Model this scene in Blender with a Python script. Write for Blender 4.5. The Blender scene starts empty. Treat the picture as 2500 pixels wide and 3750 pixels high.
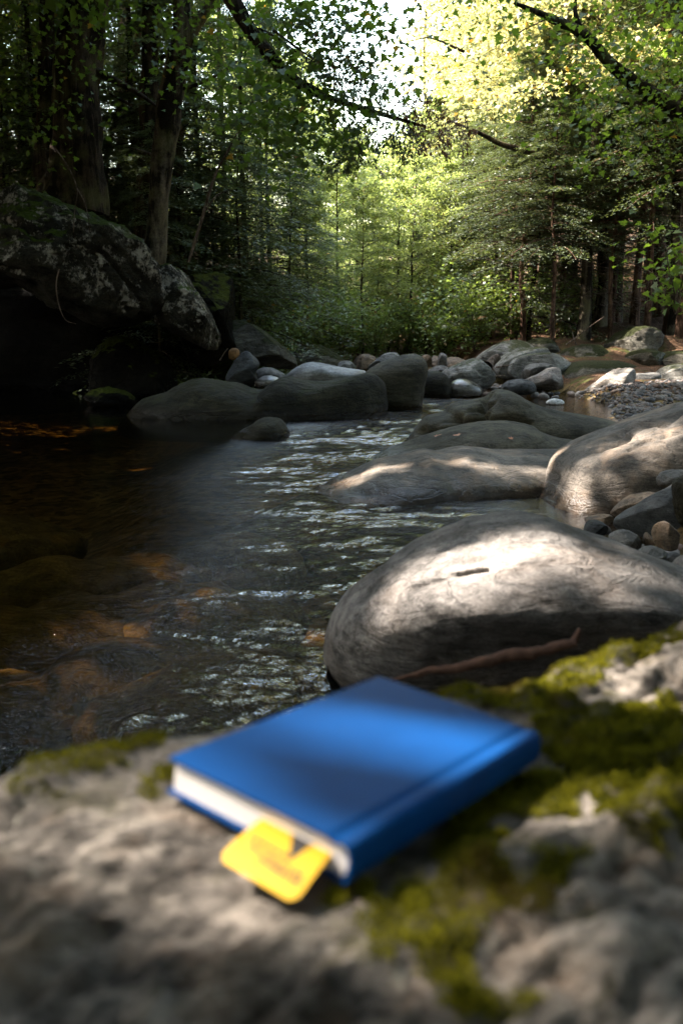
import bpy, bmesh, math
import numpy as np
from mathutils import Vector

# ------------------------------------------------------------------ camera, sky, sun, exposure
S = bpy.context.scene
COL = S.collection
R_ = math.radians
CAM_H, FPX, HORIZON = 1.0, 3500.0, 1200.0
PITCH = math.atan((1875 - HORIZON) / FPX)
cam = bpy.data.cameras.new('camera')
cam.sensor_fit = 'VERTICAL'; cam.sensor_height = 36.0
cam.lens = FPX / 3750 * 36.0
cam.clip_start = 0.02; cam.clip_end = 1000
cam.dof.use_dof = True
cam.dof.focus_distance = 6.5
cam.dof.aperture_fstop = 4.6
camo = bpy.data.objects.new('camera', cam); COL.objects.link(camo)
camo.location = (0, 0, CAM_H); camo.rotation_euler = (math.pi / 2 - PITCH, 0, 0)
S.camera = camo
S.render.resolution_x, S.render.resolution_y = 682, 1024

SUN_DIR = np.array([-0.66, 0.17, 0.76]); SUN_DIR /= np.linalg.norm(SUN_DIR)   # towards the sun
world = bpy.data.worlds.new('World'); S.world = world
world.use_nodes = True
nt = world.node_tree
bg = nt.nodes['Background']
sky = nt.nodes.new('ShaderNodeTexSky'); sky.sky_type = 'NISHITA'; sky.sun_disc = False
sky.sun_elevation = math.asin(SUN_DIR[2])
sky.sun_rotation = math.atan2(SUN_DIR[0], SUN_DIR[1])
sky.air_density = 2.0; sky.dust_density = 3.0; sky.ozone_density = 1.0
nt.links.new(sky.outputs[0], bg.inputs[0]); bg.inputs[1].default_value = 0.15
sun = bpy.data.lights.new('sun', 'SUN'); sun.energy = 4.6; sun.angle = R_(0.53); sun.color = (1.0, 0.91, 0.82)
suno = bpy.data.objects.new('sun', sun); COL.objects.link(suno)
suno.rotation_euler = Vector(-SUN_DIR).to_track_quat('-Z', 'Y').to_euler(); suno.location = (-20, -6, 24)
S.view_settings.view_transform = 'Standard'; S.view_settings.look = 'None'
S.view_settings.exposure = 3.2; S.view_settings.gamma = 1.0; S.view_settings.use_curve_mapping = False
S.cycles.max_bounces = 8; S.cycles.diffuse_bounces = 4; S.cycles.transparent_max_bounces = 12
S.cycles.sample_clamp_indirect = 6.0
S.cycles.use_denoising = True

# ------------------------------------------------------------------ helpers
rng = np.random.default_rng(7)
cP, sP = math.cos(PITCH), math.sin(PITCH)
def ray(px, py):
    a, b = (px - 1250) / FPX, (py - 1875) / FPX
    return np.array([a, cP - b * sP, -b * cP - sP])
def at(px, py, Y):
    d = ray(px, py); p = d * (Y / d[1]); p[2] += CAM_H; return p
def onz(px, py, z):
    d = ray(px, py); t = (z - CAM_H) / d[2]; return np.array([d[0] * t, d[1] * t, z])
def project(p):
    d = np.asarray(p, float) - np.array([0, 0, CAM_H]); zc = d[..., 1] * cP - d[..., 2] * sP; yc = -d[..., 1] * sP - d[..., 2] * cP
    return 1250 + FPX * d[..., 0] / zc, 1875 + FPX * yc / zc
def smooth(a, b, x):
    t = np.clip((x - a) / (b - a), 0, 1); return t * t * (3 - 2 * t)

def _hash(ix, iy, iz):
    h = (ix.astype(np.uint32) * np.uint32(374761393) + iy.astype(np.uint32) * np.uint32(668265263) + iz.astype(np.uint32) * np.uint32(2147483647))
    h = (h ^ (h >> np.uint32(13))) * np.uint32(1274126177)
    h = (h ^ (h >> np.uint32(15))) * np.uint32(2246822519)
    return ((h ^ (h >> np.uint32(16))) & np.uint32(0xFFFFFF)).astype(np.float32) / 16777215.0
def noise3(p):
    p = np.asarray(p, dtype=np.float64); i = np.floor(p).astype(np.int64); f = p - i
    u = f * f * f * (f * (f * 6 - 15) + 10); r = 0
    for dx in (0, 1):
        wx = u[:, 0] if dx else 1 - u[:, 0]
        for dy in (0, 1):
            wy = u[:, 1] if dy else 1 - u[:, 1]
            for dz in (0, 1):
                wz = u[:, 2] if dz else 1 - u[:, 2]
                r = r + wx * wy * wz * _hash(i[:, 0] + dx, i[:, 1] + dy, i[:, 2] + dz)
    return r * 2 - 1
def fbm(p, o=4, g=0.5):
    r, a, s = 0, 1.0, 0
    for k in range(o):
        r = r + a * noise3(p * (2.03 ** k) + 17.3 * k); s += a; a *= g
    return r / s

class MB:
    def __init__(self): self.V = []; self.F = []; self.T = []; self.A = []; self.n = 0
    def add(self, V, F, rnd=None):
        V = np.asarray(V, float).reshape(-1, 3); F = np.asarray(F, int)
        self.V.append(V); self.F.append((F + self.n).reshape(-1)); self.T.append(np.full(len(F), F.shape[1], int))
        self.A.append(np.zeros(len(F)) if rnd is None else np.broadcast_to(rnd, (len(F),))); self.n += len(V)
    def tube(self, pts, rad, sides=6, cap=True):
        pts = np.asarray(pts, float); n = len(pts); rad = np.broadcast_to(np.asarray(rad, float), (n,))
        t = np.gradient(pts, axis=0); t /= np.linalg.norm(t, axis=1, keepdims=True) + 1e-9
        ref = np.array([0, 0, 1.0]) if abs(t[:, 2]).mean() < 0.8 else np.array([1.0, 0, 0])
        a = np.cross(t, ref); a /= np.linalg.norm(a, axis=1, keepdims=True) + 1e-9
        b = np.cross(t, a); th = np.arange(sides) * 2 * math.pi / sides
        V = pts[:, None] + rad[:, None, None] * (a[:, None] * np.cos(th)[None, :, None] + b[:, None] * np.sin(th)[None, :, None])
        i = np.arange(n - 1)[:, None] * sides; j = np.arange(sides)[None]; k = (j + 1) % sides
        F = np.stack([i + j, i + k, i + sides + k, i + sides + j], -1).reshape(-1, 4)
        self.add(V, F)
        if cap and sides >= 3:
            self.F.append(np.arange(sides) + self.n - sides); self.T.append(np.array([sides])); self.A.append(np.zeros(1))
    def mesh(self, name, mat, smooth_=True):
        V = np.concatenate(self.V); F = np.concatenate(self.F); T = np.concatenate(self.T); A = np.concatenate(self.A)
        m = bpy.data.meshes.new(name)
        m.vertices.add(len(V)); m.vertices.foreach_set('co', V.astype(np.float32).ravel())
        m.loops.add(len(F)); m.loops.foreach_set('vertex_index', F.astype(np.int32))
        m.polygons.add(len(T)); st = np.concatenate([[0], np.cumsum(T)[:-1]])
        m.polygons.foreach_set('loop_start', st.astype(np.int32)); m.polygons.foreach_set('loop_total', T.astype(np.int32))
        if smooth_: m.polygons.foreach_set('use_smooth', np.ones(len(T), bool))
        at_ = m.attributes.new('rnd', 'FLOAT', 'FACE'); at_.data.foreach_set('value', A.astype(np.float32))
        m.update(calc_edges=True); m.materials.append(mat); return m
    def build(self, name, mat, parent=None, smooth_=True, kind=None):
        return link(name, self.mesh(name, mat, smooth_), parent, kind)
def link(name, mesh, parent=None, kind=None):
    o = bpy.data.objects.new(name, mesh); COL.objects.link(o)
    if parent is not None: o.parent = parent
    if kind: o['kind'] = kind
    return o
def tag(o, label, cat, group=None):
    o['label'] = label; o['category'] = cat
    if group: o['group'] = group
    return o
def empty(name, loc, label, cat, group=None, rz=0):
    o = bpy.data.objects.new(name, None); COL.objects.link(o); o.location = loc; o.rotation_euler = (0, 0, rz)
    o.empty_display_size = 0.2
    return tag(o, label, cat, group)
def dup(root, loc, rz=0, sc=1.0, label=None, group=None):
    r = root.copy(); COL.objects.link(r); r.location = loc; r.rotation_euler = (root.rotation_euler[0], root.rotation_euler[1], rz)
    r.scale = (sc, sc, sc) if np.isscalar(sc) else sc
    if label: r['label'] = label
    if group: r['group'] = group
    for ch in list(root.children):
        c = ch.copy(); COL.objects.link(c); c.parent = r
        for g in ch.children:
            d = g.copy(); COL.objects.link(d); d.parent = c
    return r

# ------------------------------------------------------------------ materials
class NT:
    def __init__(self, name):
        self.m = bpy.data.materials.new(name); self.m.use_nodes = True; self.t = self.m.node_tree; self.t.nodes.clear()
        self.out = self.n('ShaderNodeOutputMaterial'); self.geo = self.n('ShaderNodeNewGeometry')
    def n(self, ty, **kw):
        x = self.t.nodes.new(ty)
        for k, v in kw.items(): setattr(x, k, v)
        return x
    def l(self, a, b): self.t.links.new(a, b)
    def inp(self, sock, v):
        if hasattr(v, 'is_linked') or isinstance(v, bpy.types.NodeSocket): self.l(v, sock)
        else: sock.default_value = v
    def math(self, op, a, b=0.0, c=None, clamp=False):
        x = self.n('ShaderNodeMath', operation=op, use_clamp=clamp); self.inp(x.inputs[0], a); self.inp(x.inputs[1], b)
        if c is not None: self.inp(x.inputs[2], c)
        return x.outputs[0]
    def pos(self, scale=(1, 1, 1), rot=(0, 0, 0), src=None):
        m = self.n('ShaderNodeMapping'); self.l(src or self.geo.outputs['Position'], m.inputs[0])
        m.inputs['Rotation'].default_value = rot; m.inputs['Scale'].default_value = scale; return m.outputs[0]
    def noise(self, vec, scale, detail=4, rough=0.55, dist=0.0):
        x = self.n('ShaderNodeTexNoise'); self.l(vec, x.inputs['Vector']); x.inputs['Scale'].default_value = scale
        x.inputs['Detail'].default_value = detail; x.inputs['Roughness'].default_value = rough; x.inputs['Distortion'].default_value = dist
        return x.outputs[0]
    def ramp(self, f, stops):
        x = self.n('ShaderNodeValToRGB'); self.l(f, x.inputs[0]); e = x.color_ramp.elements
        while len(e) < len(stops): e.new(0.5)
        for i, (p, c) in enumerate(stops):
            e[i].position = p; e[i].color = (c, c, c, 1) if np.isscalar(c) else (*c, 1)
        return x.outputs[0]
    def mix(self, f, a, b):
        x = self.n('ShaderNodeMix', data_type='RGBA'); self.inp(x.inputs[0], f)
        for s, v in ((x.inputs[6], a), (x.inputs[7], b)):
            if isinstance(v, tuple): s.default_value = (*v, 1)
            else: self.l(v, s)
        return x.outputs[2]
    def mul(self, a, b):
        x = self.n('ShaderNodeMix', data_type='RGBA', blend_type='MULTIPLY'); x.inputs[0].default_value = 1
        for s, v in ((x.inputs[6], a), (x.inputs[7], b)):
            if isinstance(v, tuple): s.default_value = (*v, 1)
            else: self.l(v, s)
        return x.outputs[2]
    def bump(self, h, strength=0.5, dist=0.02, nrm=None):
        x = self.n('ShaderNodeBump'); x.inputs['Strength'].default_value = strength; x.inputs['Distance'].default_value = dist
        self.l(h, x.inputs['Height'])
        if nrm: self.l(nrm, x.inputs['Normal'])
        return x.outputs[0]
    def principled(self, col, rough=0.8, nrm=None, spec=0.5):
        x = self.n('ShaderNodeBsdfPrincipled'); self.inp(x.inputs['Base Color'], (*col, 1) if isinstance(col, tuple) else col)
        self.inp(x.inputs['Roughness'], rough); self.inp(x.inputs['Specular IOR Level'], spec)
        if nrm: self.l(nrm, x.inputs['Normal'])
        self.l(x.outputs[0], self.out.inputs[0]); return x

def rock_mat(name, dark, light, stretch=(1, 1, 5), rot=(0, 0.3, 0), scale=1.0, moss=0.0, mossc=(0.045, 0.06, 0.008), wet=0.10, lichen=0.0, lichc=(0.40, 0.39, 0.33), bump=0.6, warm=0.0, pit=0.3, spec=.22):
    dark, light, lichc, mossc = [tuple(v * .76 for v in c_) for c_ in (dark, light, lichc, mossc)]
    k = NT(name); P = k.geo.outputs['Position']
    big = k.noise(k.pos((1, 1, 1)), 1.6 * scale, 5, .6)
    strk = k.noise(k.pos(stretch, rot), 5 * scale, 8, .62, .5)
    fine = k.noise(P, 60 * scale, 5, .7)
    mid = k.noise(P, 13 * scale, 5, .65, .3)
    f = k.math('ADD', k.math('MULTIPLY', strk, .75), k.math('MULTIPLY', big, .45)); f = k.math('ADD', f, k.math('MULTIPLY', mid, .3))
    c = k.mix(k.ramp(f, [(0.58, 0.0), (0.90, 1.0)]), dark, light)
    c = k.mul(c, k.ramp(fine, [(0.32, 0.5), (0.62, 1.12)]))
    stain = k.noise(k.pos((1, 1, .7)), 1.1 * scale, 6, .62, .8); c = k.mul(c, k.ramp(stain, [(.36, .48), (.60, 1.08)]))
    vein = k.math('ABSOLUTE', k.math('SUBTRACT', k.noise(k.pos(stretch, rot), 2.2 * scale, 6, .6, .9), .5)); c = k.mul(c, k.ramp(vein, [(.0, .45), (.016, 1.0)]))
    c = k.mul(c, k.ramp(mid, [(0.28, 1 - pit), (0.42, 1.0)]))
    if warm: c = k.mix(k.math('MULTIPLY', k.ramp(k.noise(P, 2.3 * scale, 4, .6, .6), [(0.5, 0.0), (0.7, 1.0)]), warm), c, (0.30, 0.19, 0.11))
    nz = k.n('ShaderNodeSeparateXYZ'); k.l(k.geo.outputs['Normal'], nz.inputs[0])
    if lichen:
        lm = k.ramp(k.math('ADD', k.math('MULTIPLY', k.noise(P, 4.2 * scale, 5, .6, .2), .62), k.math('MULTIPLY', k.noise(P, 24 * scale, 4, .7), .38)), [(0.60 - .10 * lichen, 0.0), (0.68 - .10 * lichen, 1.0)])
        nl = k.n('ShaderNodeSeparateXYZ'); k.l(k.geo.outputs['Normal'], nl.inputs[0])
        lm = k.math('MULTIPLY', lm, k.ramp(k.math('ADD', nl.outputs[2], .5), [(.12, 0.), (.35, 1.)]))
        c = k.mix(lm, c, lichc)
    if moss:
        mm = k.math('ADD', k.math('MULTIPLY', nz.outputs[2], .9), k.math('MULTIPLY', k.noise(P, 3.2 * scale, 6, .65), 1.3))
        mm = k.ramp(k.math('MULTIPLY', mm, 0.5), [(0.86 - .45 * moss, 0.0), (0.95 - .45 * moss, 1.0)])
        mc = k.mix(k.ramp(k.noise(P, 25 * scale, 5, .7), [(.35, 0.), (.65, 1.)]), tuple(v * .45 for v in mossc), mossc)
        c = k.mix(mm, c, mc)
    h = k.math('ADD', k.math('MULTIPLY', strk, .8), k.math('MULTIPLY', mid, .6)); h = k.math('ADD', h, k.math('MULTIPLY', k.math('MINIMUM', vein, .04), 7.0)); h = k.math('ADD', h, k.math('MULTIPLY', fine, .22))
    rough = 0.82
    if wet is not None:
        pz = k.n('ShaderNodeSeparateXYZ'); k.l(P, pz.inputs[0])
        w = k.math('ADD', pz.outputs[2], k.math('MULTIPLY', k.math('SUBTRACT', mid, .5), .12))
        w = k.ramp(k.math('ADD', w, 0.5), [(0.5 + wet * .35, 0.0), (0.5 + wet, 1.0)])
        c = k.mul(c, k.mix(w, (0.42, 0.37, 0.32), (1, 1, 1)))
        rough = k.math('ADD', k.math('MULTIPLY', w, .56), .26)
    k.principled(c, rough, k.bump(h, bump, .035 / scale), spec); return k.m

def leaf_mat(name, c1, c2, tcol, tr=0.45, gl=0.07, yellow=0.0):
    k = NT(name)
    a = k.n('ShaderNodeAttribute', attribute_name='rnd')
    nn = k.noise(k.geo.outputs['Position'], .9, 3)
    f = k.math('ADD', k.math('MULTIPLY', a.outputs['Fac'], .75), k.math('MULTIPLY', k.math('SUBTRACT', nn, .5), .9), clamp=True)
    c = k.mix(f, c1, c2); t = k.mix(f, tuple(v * .8 for v in tcol), tcol)
    if yellow:
        y = k.math('GREATER_THAN', a.outputs['Fac'], 1 - yellow); c = k.mix(y, c, (0.22, 0.13, 0.015)); t = k.mix(y, t, (0.35, 0.20, 0.02))
    d = k.n('ShaderNodeBsdfDiffuse'); k.l(c, d.inputs[0]); b = k.n('ShaderNodeBsdfTranslucent'); k.l(t, b.inputs[0])
    m = k.n('ShaderNodeMixShader'); m.inputs[0].default_value = tr; k.l(d.outputs[0], m.inputs[1]); k.l(b.outputs[0], m.inputs[2])
    g = k.n('ShaderNodeBsdfGlossy'); g.inputs['Roughness'].default_value = .55; g.inputs[0].default_value = (.9, .9, .9, 1)
    m2 = k.n('ShaderNodeMixShader'); m2.inputs[0].default_value = gl; k.l(m.outputs[0], m2.inputs[1]); k.l(g.outputs[0], m2.inputs[2])
    k.l(m2.outputs[0], k.out.inputs[0]); return k.m

def bark_mat(name, dark, light, vs=9.0, moss=0.0):
    k = NT(name); co = k.n('ShaderNodeTexCoord').outputs['Object']
    n1 = k.noise(k.pos((1, 1, .14), src=co), vs, 6, .65, .4); n2 = k.noise(co, 3.2, 4, .6); n3 = k.noise(co, 40, 4, .7)
    c = k.mix(k.ramp(k.math('ADD', k.math('MULTIPLY', n1, .65), k.math('MULTIPLY', n2, .45)), [(.50, 0.), (.66, 1.)]), dark, light); c = k.mul(c, k.ramp(n3, [(.3, .5), (.65, 1.1)]))
    if moss: c = k.mix(k.math('MULTIPLY', k.ramp(n2, [(.5, 0.), (.62, 1.)]), moss), c, (0.05, 0.06, 0.012))
    h = k.math('ADD', n1, k.math('MULTIPLY', n3, .2))
    k.principled(c, .9, k.bump(h, .9, .04), .06); return k.m

def plain_mat(name, col, rough=.6, var=.25, scale=30, spec=.4, bump=0):
    k = NT(name); n_ = k.noise(k.geo.outputs['Position'], scale, 4, .6)
    c = k.mul(col, k.ramp(n_, [(.3, 1 - var), (.7, 1.0)]))
    k.principled(c, rough, k.bump(n_, bump, .005) if bump else None, spec); return k.m

M = {}
M['pale'] = rock_mat('pale_schist', (0.058, 0.052, 0.046), (0.265, 0.24, 0.22), (.8, 1.2, 3.5), (0, .35, .2), 2.2, wet=.2, warm=.08, bump=.8)
M['fore'] = rock_mat('lichened_gneiss', (0.026, 0.021, 0.015), (0.37, 0.318, 0.265), (1, 2.4, 2), (0, .2, .75), 4.0, wet=None, warm=.3, lichen=.3, lichc=(.36, .33, .27), bump=1.0, moss=.17, mossc=(.05, .044, .014))
M['sheet'] = rock_mat('pale_grey_schist', (0.050, 0.043, 0.034), (0.20, 0.172, 0.143), (.7, .7, 2.8), (0, .10, 0), 1.5, wet=.15, warm=.25, bump=.5)
M['band'] = rock_mat('banded_schist', (0.12, 0.105, 0.09), (0.46, 0.42, 0.37), (.6, .6, 4.5), (0, -.42, 0), 1.5, wet=.16, warm=.3, bump=.8)
M['olive'] = rock_mat('olive_grey_schist', (0.032, 0.028, 0.017), (0.11, 0.097, 0.064), (.8, .8, 5), (0, .12, 0), 1.2, wet=.12, pit=.45, bump=.45, spec=0.14)
M['dark'] = rock_mat('dark_river_rock', (0.012, 0.011, 0.007), (0.050, 0.045, 0.027), (.8, .8, 3), (0, .1, 0), 1.0, wet=.16, bump=.7, moss=.3, mossc=(.028, .03, .008), spec=0.12)
M['mossy'] = rock_mat('mossy_river_rock', (0.05, 0.045, 0.032), (0.20, 0.185, 0.15), (.8, .8, 4), (0, -.3, 0), 1.0, wet=.12, moss=.72, mossc=(.024, .028, .006), bump=.8, spec=0.1)  # moss colour darkened to stand in for shade on the right bank
M['halfmossy'] = rock_mat('half_mossy_river_rock', (0.09, 0.085, 0.07), (0.38, 0.36, 0.32), (.8, .8, 4), (0, -.25, 0), 1.2, wet=.12, moss=.42, mossc=(.045, .05, .008), bump=.8)
M['grey'] = rock_mat('grey_cobble_rock', (0.07, 0.066, 0.058), (0.24, 0.228, 0.21), (1, 1, 2.5), (0, .3, 0), 2.5, wet=.05, bump=.6)
M['slate'] = rock_mat('blue_grey_rock', (0.024, 0.025, 0.025), (0.09, 0.092, 0.09), (1, 1, 4), (0, -.4, 0), 2.2, wet=.05, bump=.5)
M['brown'] = rock_mat('rusty_brown_rock', (0.07, 0.05, 0.035), (0.27, 0.20, 0.14), (1, 1, 2), (0, .3, 0), 3.0, wet=.05, bump=.8, warm=.5)
M['cliff'] = rock_mat('lichened_cliff_rock', (0.014, 0.013, 0.009), (0.06, 0.054, 0.04), (1, 1, 2), (0, .5, 0), .8, wet=None, lichen=.95, lichc=(.34, .31, .26), moss=.60, mossc=(.05, .075, .008), bump=1.0, spec=0.06)
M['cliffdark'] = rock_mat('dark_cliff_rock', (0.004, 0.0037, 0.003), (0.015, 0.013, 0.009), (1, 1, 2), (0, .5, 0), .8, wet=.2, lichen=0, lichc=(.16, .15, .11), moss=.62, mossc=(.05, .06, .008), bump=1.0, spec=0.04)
M['white'] = rock_mat('white_quartz_rock', (0.4, 0.4, 0.39), (0.7, 0.69, 0.67), (1, 1, 2), (0, 0, 0), 2, wet=.03)
M['wetsheen'] = rock_mat('wet_rock_painted_sheen', (0.06, 0.06, 0.05), (0.40, 0.41, 0.42), (.6, .6, 4), (0, .15, 0), 1.6, wet=.8, bump=.3, spec=0.6)  # glossy wet rock; pale streaks in the colour stand in for sky reflection
M['orange'] = rock_mat('orange_stained_rock', (0.16, 0.08, 0.03), (0.30, 0.16, 0.06), (1, 1, 1), (0, 0, 0), 3, wet=.05)
M['bed'] = rock_mat('amber_stream_rock', (0.08, 0.066, 0.028), (0.34, 0.28, 0.13), (1, 3, 2), (0, 0, .3), 1.2, wet=None, bump=.8)
M['maple'] = leaf_mat('maple_leaf', (0.050, 0.085, 0.012), (0.10, 0.13, 0.022), (0.20, 0.27, 0.022), .5, .06, .015)
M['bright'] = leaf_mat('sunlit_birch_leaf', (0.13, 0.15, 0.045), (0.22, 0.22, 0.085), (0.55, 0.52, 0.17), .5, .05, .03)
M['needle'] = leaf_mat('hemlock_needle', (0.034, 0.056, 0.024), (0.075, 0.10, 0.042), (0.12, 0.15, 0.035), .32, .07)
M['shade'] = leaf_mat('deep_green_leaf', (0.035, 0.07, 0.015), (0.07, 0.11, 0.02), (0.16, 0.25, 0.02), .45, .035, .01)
M['dead'] = leaf_mat('rusty_dead_needle', (0.10, 0.045, 0.02), (0.17, 0.08, 0.035), (0.16, 0.07, 0.025), .3, .04)
M['fresh'] = leaf_mat('fresh_green_leaf', (0.09, 0.13, 0.035), (0.17, 0.20, 0.07), (0.38, 0.46, 0.11), .5, .04, .01)
M['fern'] = leaf_mat('undergrowth_leaf', (0.045, 0.095, 0.02), (0.12, 0.17, 0.035), (0.24, 0.33, 0.05), .45, .06, .02)
M['bark'] = bark_mat('rough_brown_bark', (0.012, 0.009, 0.006), (0.085, 0.06, 0.042), 9, .4)
M['barkgrey'] = bark_mat('mottled_grey_bark', (0.014, 0.011, 0.008), (0.20, 0.16, 0.115), 4, .4)
M['barkred'] = bark_mat('reddish_pole_bark', (0.04, 0.022, 0.014), (0.20, 0.12, 0.08), 14)
M['twig'] = bark_mat('bare_twig_bark', (0.05, 0.035, 0.025), (0.20, 0.15, 0.12), 20)

# ------------------------------------------------------------------ ground and stream bed
RY = np.array([-40, -6, 0, 1, 2, 3, 5, 7, 9, 11, 13, 15, 18, 25, 40, 80, 200.])
XR = np.array([0.5, .3, .2, .2, .3, .6, 1.1, 1.5, 2.0, 2.6, 3.2, 3.1, 2.6, 2.0, 1.6, 2.5, 6])
XL = np.array([-6, -6, -6, -6, -6, -6.2, -6.4, -6.8, -7.4, -8, -8, -7, -2.6, -1.2, -1.0, -1, 2.0])
def ground_z(x, y):
    x = np.asarray(x, float); y = np.asarray(y, float)
    xr, xl = np.interp(y, RY, XR), np.interp(y, RY, XL)
    bed = np.interp(y, [-40, 9, 13, 16, 18, 40, 80, 200], [-.5, -.45, -.26, -.1, .05, .9, 3, 14])
    dr, dl = x - xr, xl - x
    bed = bed - .35 * smooth(-1.2, -2.6, x) * (1 - smooth(15.5, 17, y))
    z = bed
    r = np.clip(dr, 0, None); l = np.clip(dl, 0, None)
    beach = smooth(8, 10, y) * (1 - smooth(15, 17, y))
    z = z + smooth(0, .7, r) * (.48 * (1 - beach) + .40 * beach) + .05 * r * (1 - .4 * beach) + .16 * np.clip(r - 2.6, 0, None) + .14 * np.clip(r - 9, 0, None)
    z = z + smooth(0, 1.3, l) * 1.7 + .22 * l + .12 * np.clip(l - 6, 0, None)
    q = np.stack([x.ravel(), y.ravel(), np.zeros(x.size)], 1)
    return z + fbm(q * .9, 4).reshape(x.shape) * .10 * (0.4 + np.clip(r + l, 0, 3))
def axis(parts):
    out = [np.arange(a, b, s) for a, b, s in parts]; return np.concatenate(out)
gx = axis([(-160, -40, 10), (-40, -10, 2), (-10, -5, .3), (-5, 7, .09), (7, 12, .3), (12, 40, 2), (40, 161, 10)])
gy = axis([(-60, -6, 6), (-6, 0, .5), (0, 18, .09), (18, 30, .3), (30, 60, 2), (60, 240, 10)])
GX, GY = np.meshgrid(gx, gy); GZ = ground_z(GX, GY)
nx, ny = len(gx), len(gy)
b = MB(); ii = (np.arange(ny - 1)[:, None] * nx + np.arange(nx - 1)[None]).ravel()
b.add(np.stack([GX.ravel(), GY.ravel(), GZ.ravel()], 1), np.stack([ii, ii + 1, ii + nx + 1, ii + nx], 1))
k = NT('forest_floor_and_stream_bed'); P = k.geo.outputs['Position']
n1 = k.noise(P, 3, 6, .65); n2 = k.noise(P, 38, 5, .7)
vor = k.n('ShaderNodeTexVoronoi'); k.l(P, vor.inputs['Vector']); vor.inputs['Scale'].default_value = 14
lit = k.mix(k.ramp(n2, [(.35, 0.), (.65, 1.)]), (0.02, 0.013, 0.008), (0.10, 0.055, 0.032))
lit = k.mix(k.ramp(n1, [(.52, 0.), (.66, 1.)]), lit, (0.045, 0.05, 0.014))
bed = k.mix(k.ramp(vor.outputs['Color'], [(.2, 0.), (.8, 1.)]), (0.05, 0.037, 0.016), (0.22, 0.155, 0.065))
bed = k.mul(bed, k.ramp(n1, [(.35, .35), (.62, 1.1)]))
pz = k.n('ShaderNodeSeparateXYZ'); k.l(P, pz.inputs[0])
fac = k.ramp(k.math('ADD', pz.outputs[2], k.math('MULTIPLY', n1, .15)), [(.12, 0.), (.24, 1.)])
k.principled(k.mix(fac, bed, lit), .9, k.bump(k.math('ADD', n2, vor.outputs['Distance']), .6, .03), .06)
g = b.build('ground', k.m, kind='structure')

# ------------------------------------------------------------------ stream
wx = np.concatenate([np.arange(-9, -2.2, .09), np.arange(-2.2, 2.2, .024), np.arange(2.2, 5.2, .06)]); wy = np.concatenate([np.arange(-1, 1.6, .06), np.arange(1.6, 9, .024), np.arange(9, 17.5, .05)])
WX, WY = np.meshgrid(wx, wy)
q = np.stack([WX.ravel(), WY.ravel()], 1)
tongue = np.array([onz(*p, 0)[:2] for p in [(1560, 1470), (1500, 1540), (1250, 1620), (1150, 1760), (1350, 1880), (1380, 2050), (1300, 2300), (1120, 2450), (950, 2600)]])
dmin = np.full(len(q), 1e9)
for a_, b_ in zip(tongue[:-1], tongue[1:]):
    d_ = b_ - a_; t_ = np.clip(((q - a_) @ d_) / (d_ @ d_), 0, 1); dmin = np.minimum(dmin, np.linalg.norm(q - a_ - t_[:, None] * d_, axis=1))
amp = .06 + 2.0 * np.exp(-(dmin / .55) ** 2) + .55 * np.exp(-(dmin / 1.15) ** 2)
far = smooth(7.5, 9, q[:, 1]); amp = amp * (1 - .5 * far * (q[:, 0] < -1))
wv = np.stack([q[:, 0] * 1.0 + q[:, 1] * .3, q[:, 1] * 1.6 - q[:, 0] * .3, np.zeros(len(q))], 1)
warp = fbm(wv * 1.3, 2) * .6
wv2 = wv + np.stack([warp, -warp, warp * 0], 1)
h = noise3(wv2 * [2.6, 5.5, 1]) * .0060 + noise3(wv2 * [6, 13, 1] + 5) * .0050 + noise3(wv2 * [11, 19, 1] + 9) * .0016 + noise3(wv * 1.4) * .004
h = (h * amp).reshape(WX.shape)
b = MB(); nxw = len(wx); ii = (np.arange(len(wy) - 1)[:, None] * nxw + np.arange(nxw - 1)[None]).ravel()
b.add(np.stack([WX.ravel(), WY.ravel(), h.ravel()], 1), np.stack([ii, ii + 1, ii + nxw + 1, ii + nxw], 1), amp[ii])
k = NT('clear_stream_water'); P = k.geo.outputs['Position']
n1 = k.noise(k.pos((1, 2.4, 1), (0, 0, .18)), 26, 3, .6, .6); n2 = k.noise(k.pos((1, 1.5, 1)), 95, 2, .5, .3)
nb = k.bump(k.math('MULTIPLY', k.math('ADD', n1, k.math('MULTIPLY', n2, .35)), k.n('ShaderNodeAttribute', attribute_name='rnd').outputs['Fac']), 1.0, .014)
fr = k.n('ShaderNodeFresnel'); fr.inputs[0].default_value = 1.33; k.l(nb, fr.inputs[1])
gl = k.n('ShaderNodeBsdfGlossy'); gl.inputs['Roughness'].default_value = .02; gl.inputs[0].default_value = (1, 1, 1, 1); k.l(nb, gl.inputs['Normal'])
tr = k.n('ShaderNodeBsdfTransparent'); tr.inputs[0].default_value = (.52, .40, .19, 1)
mx = k.n('ShaderNodeMixShader'); k.l(fr.outputs[0], mx.inputs[0]); k.l(tr.outputs[0], mx.inputs[1]); k.l(gl.outputs[0], mx.inputs[2])
k.l(mx.outputs[0], k.out.inputs[0])
b.build('stream', k.m, kind='structure')

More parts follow.
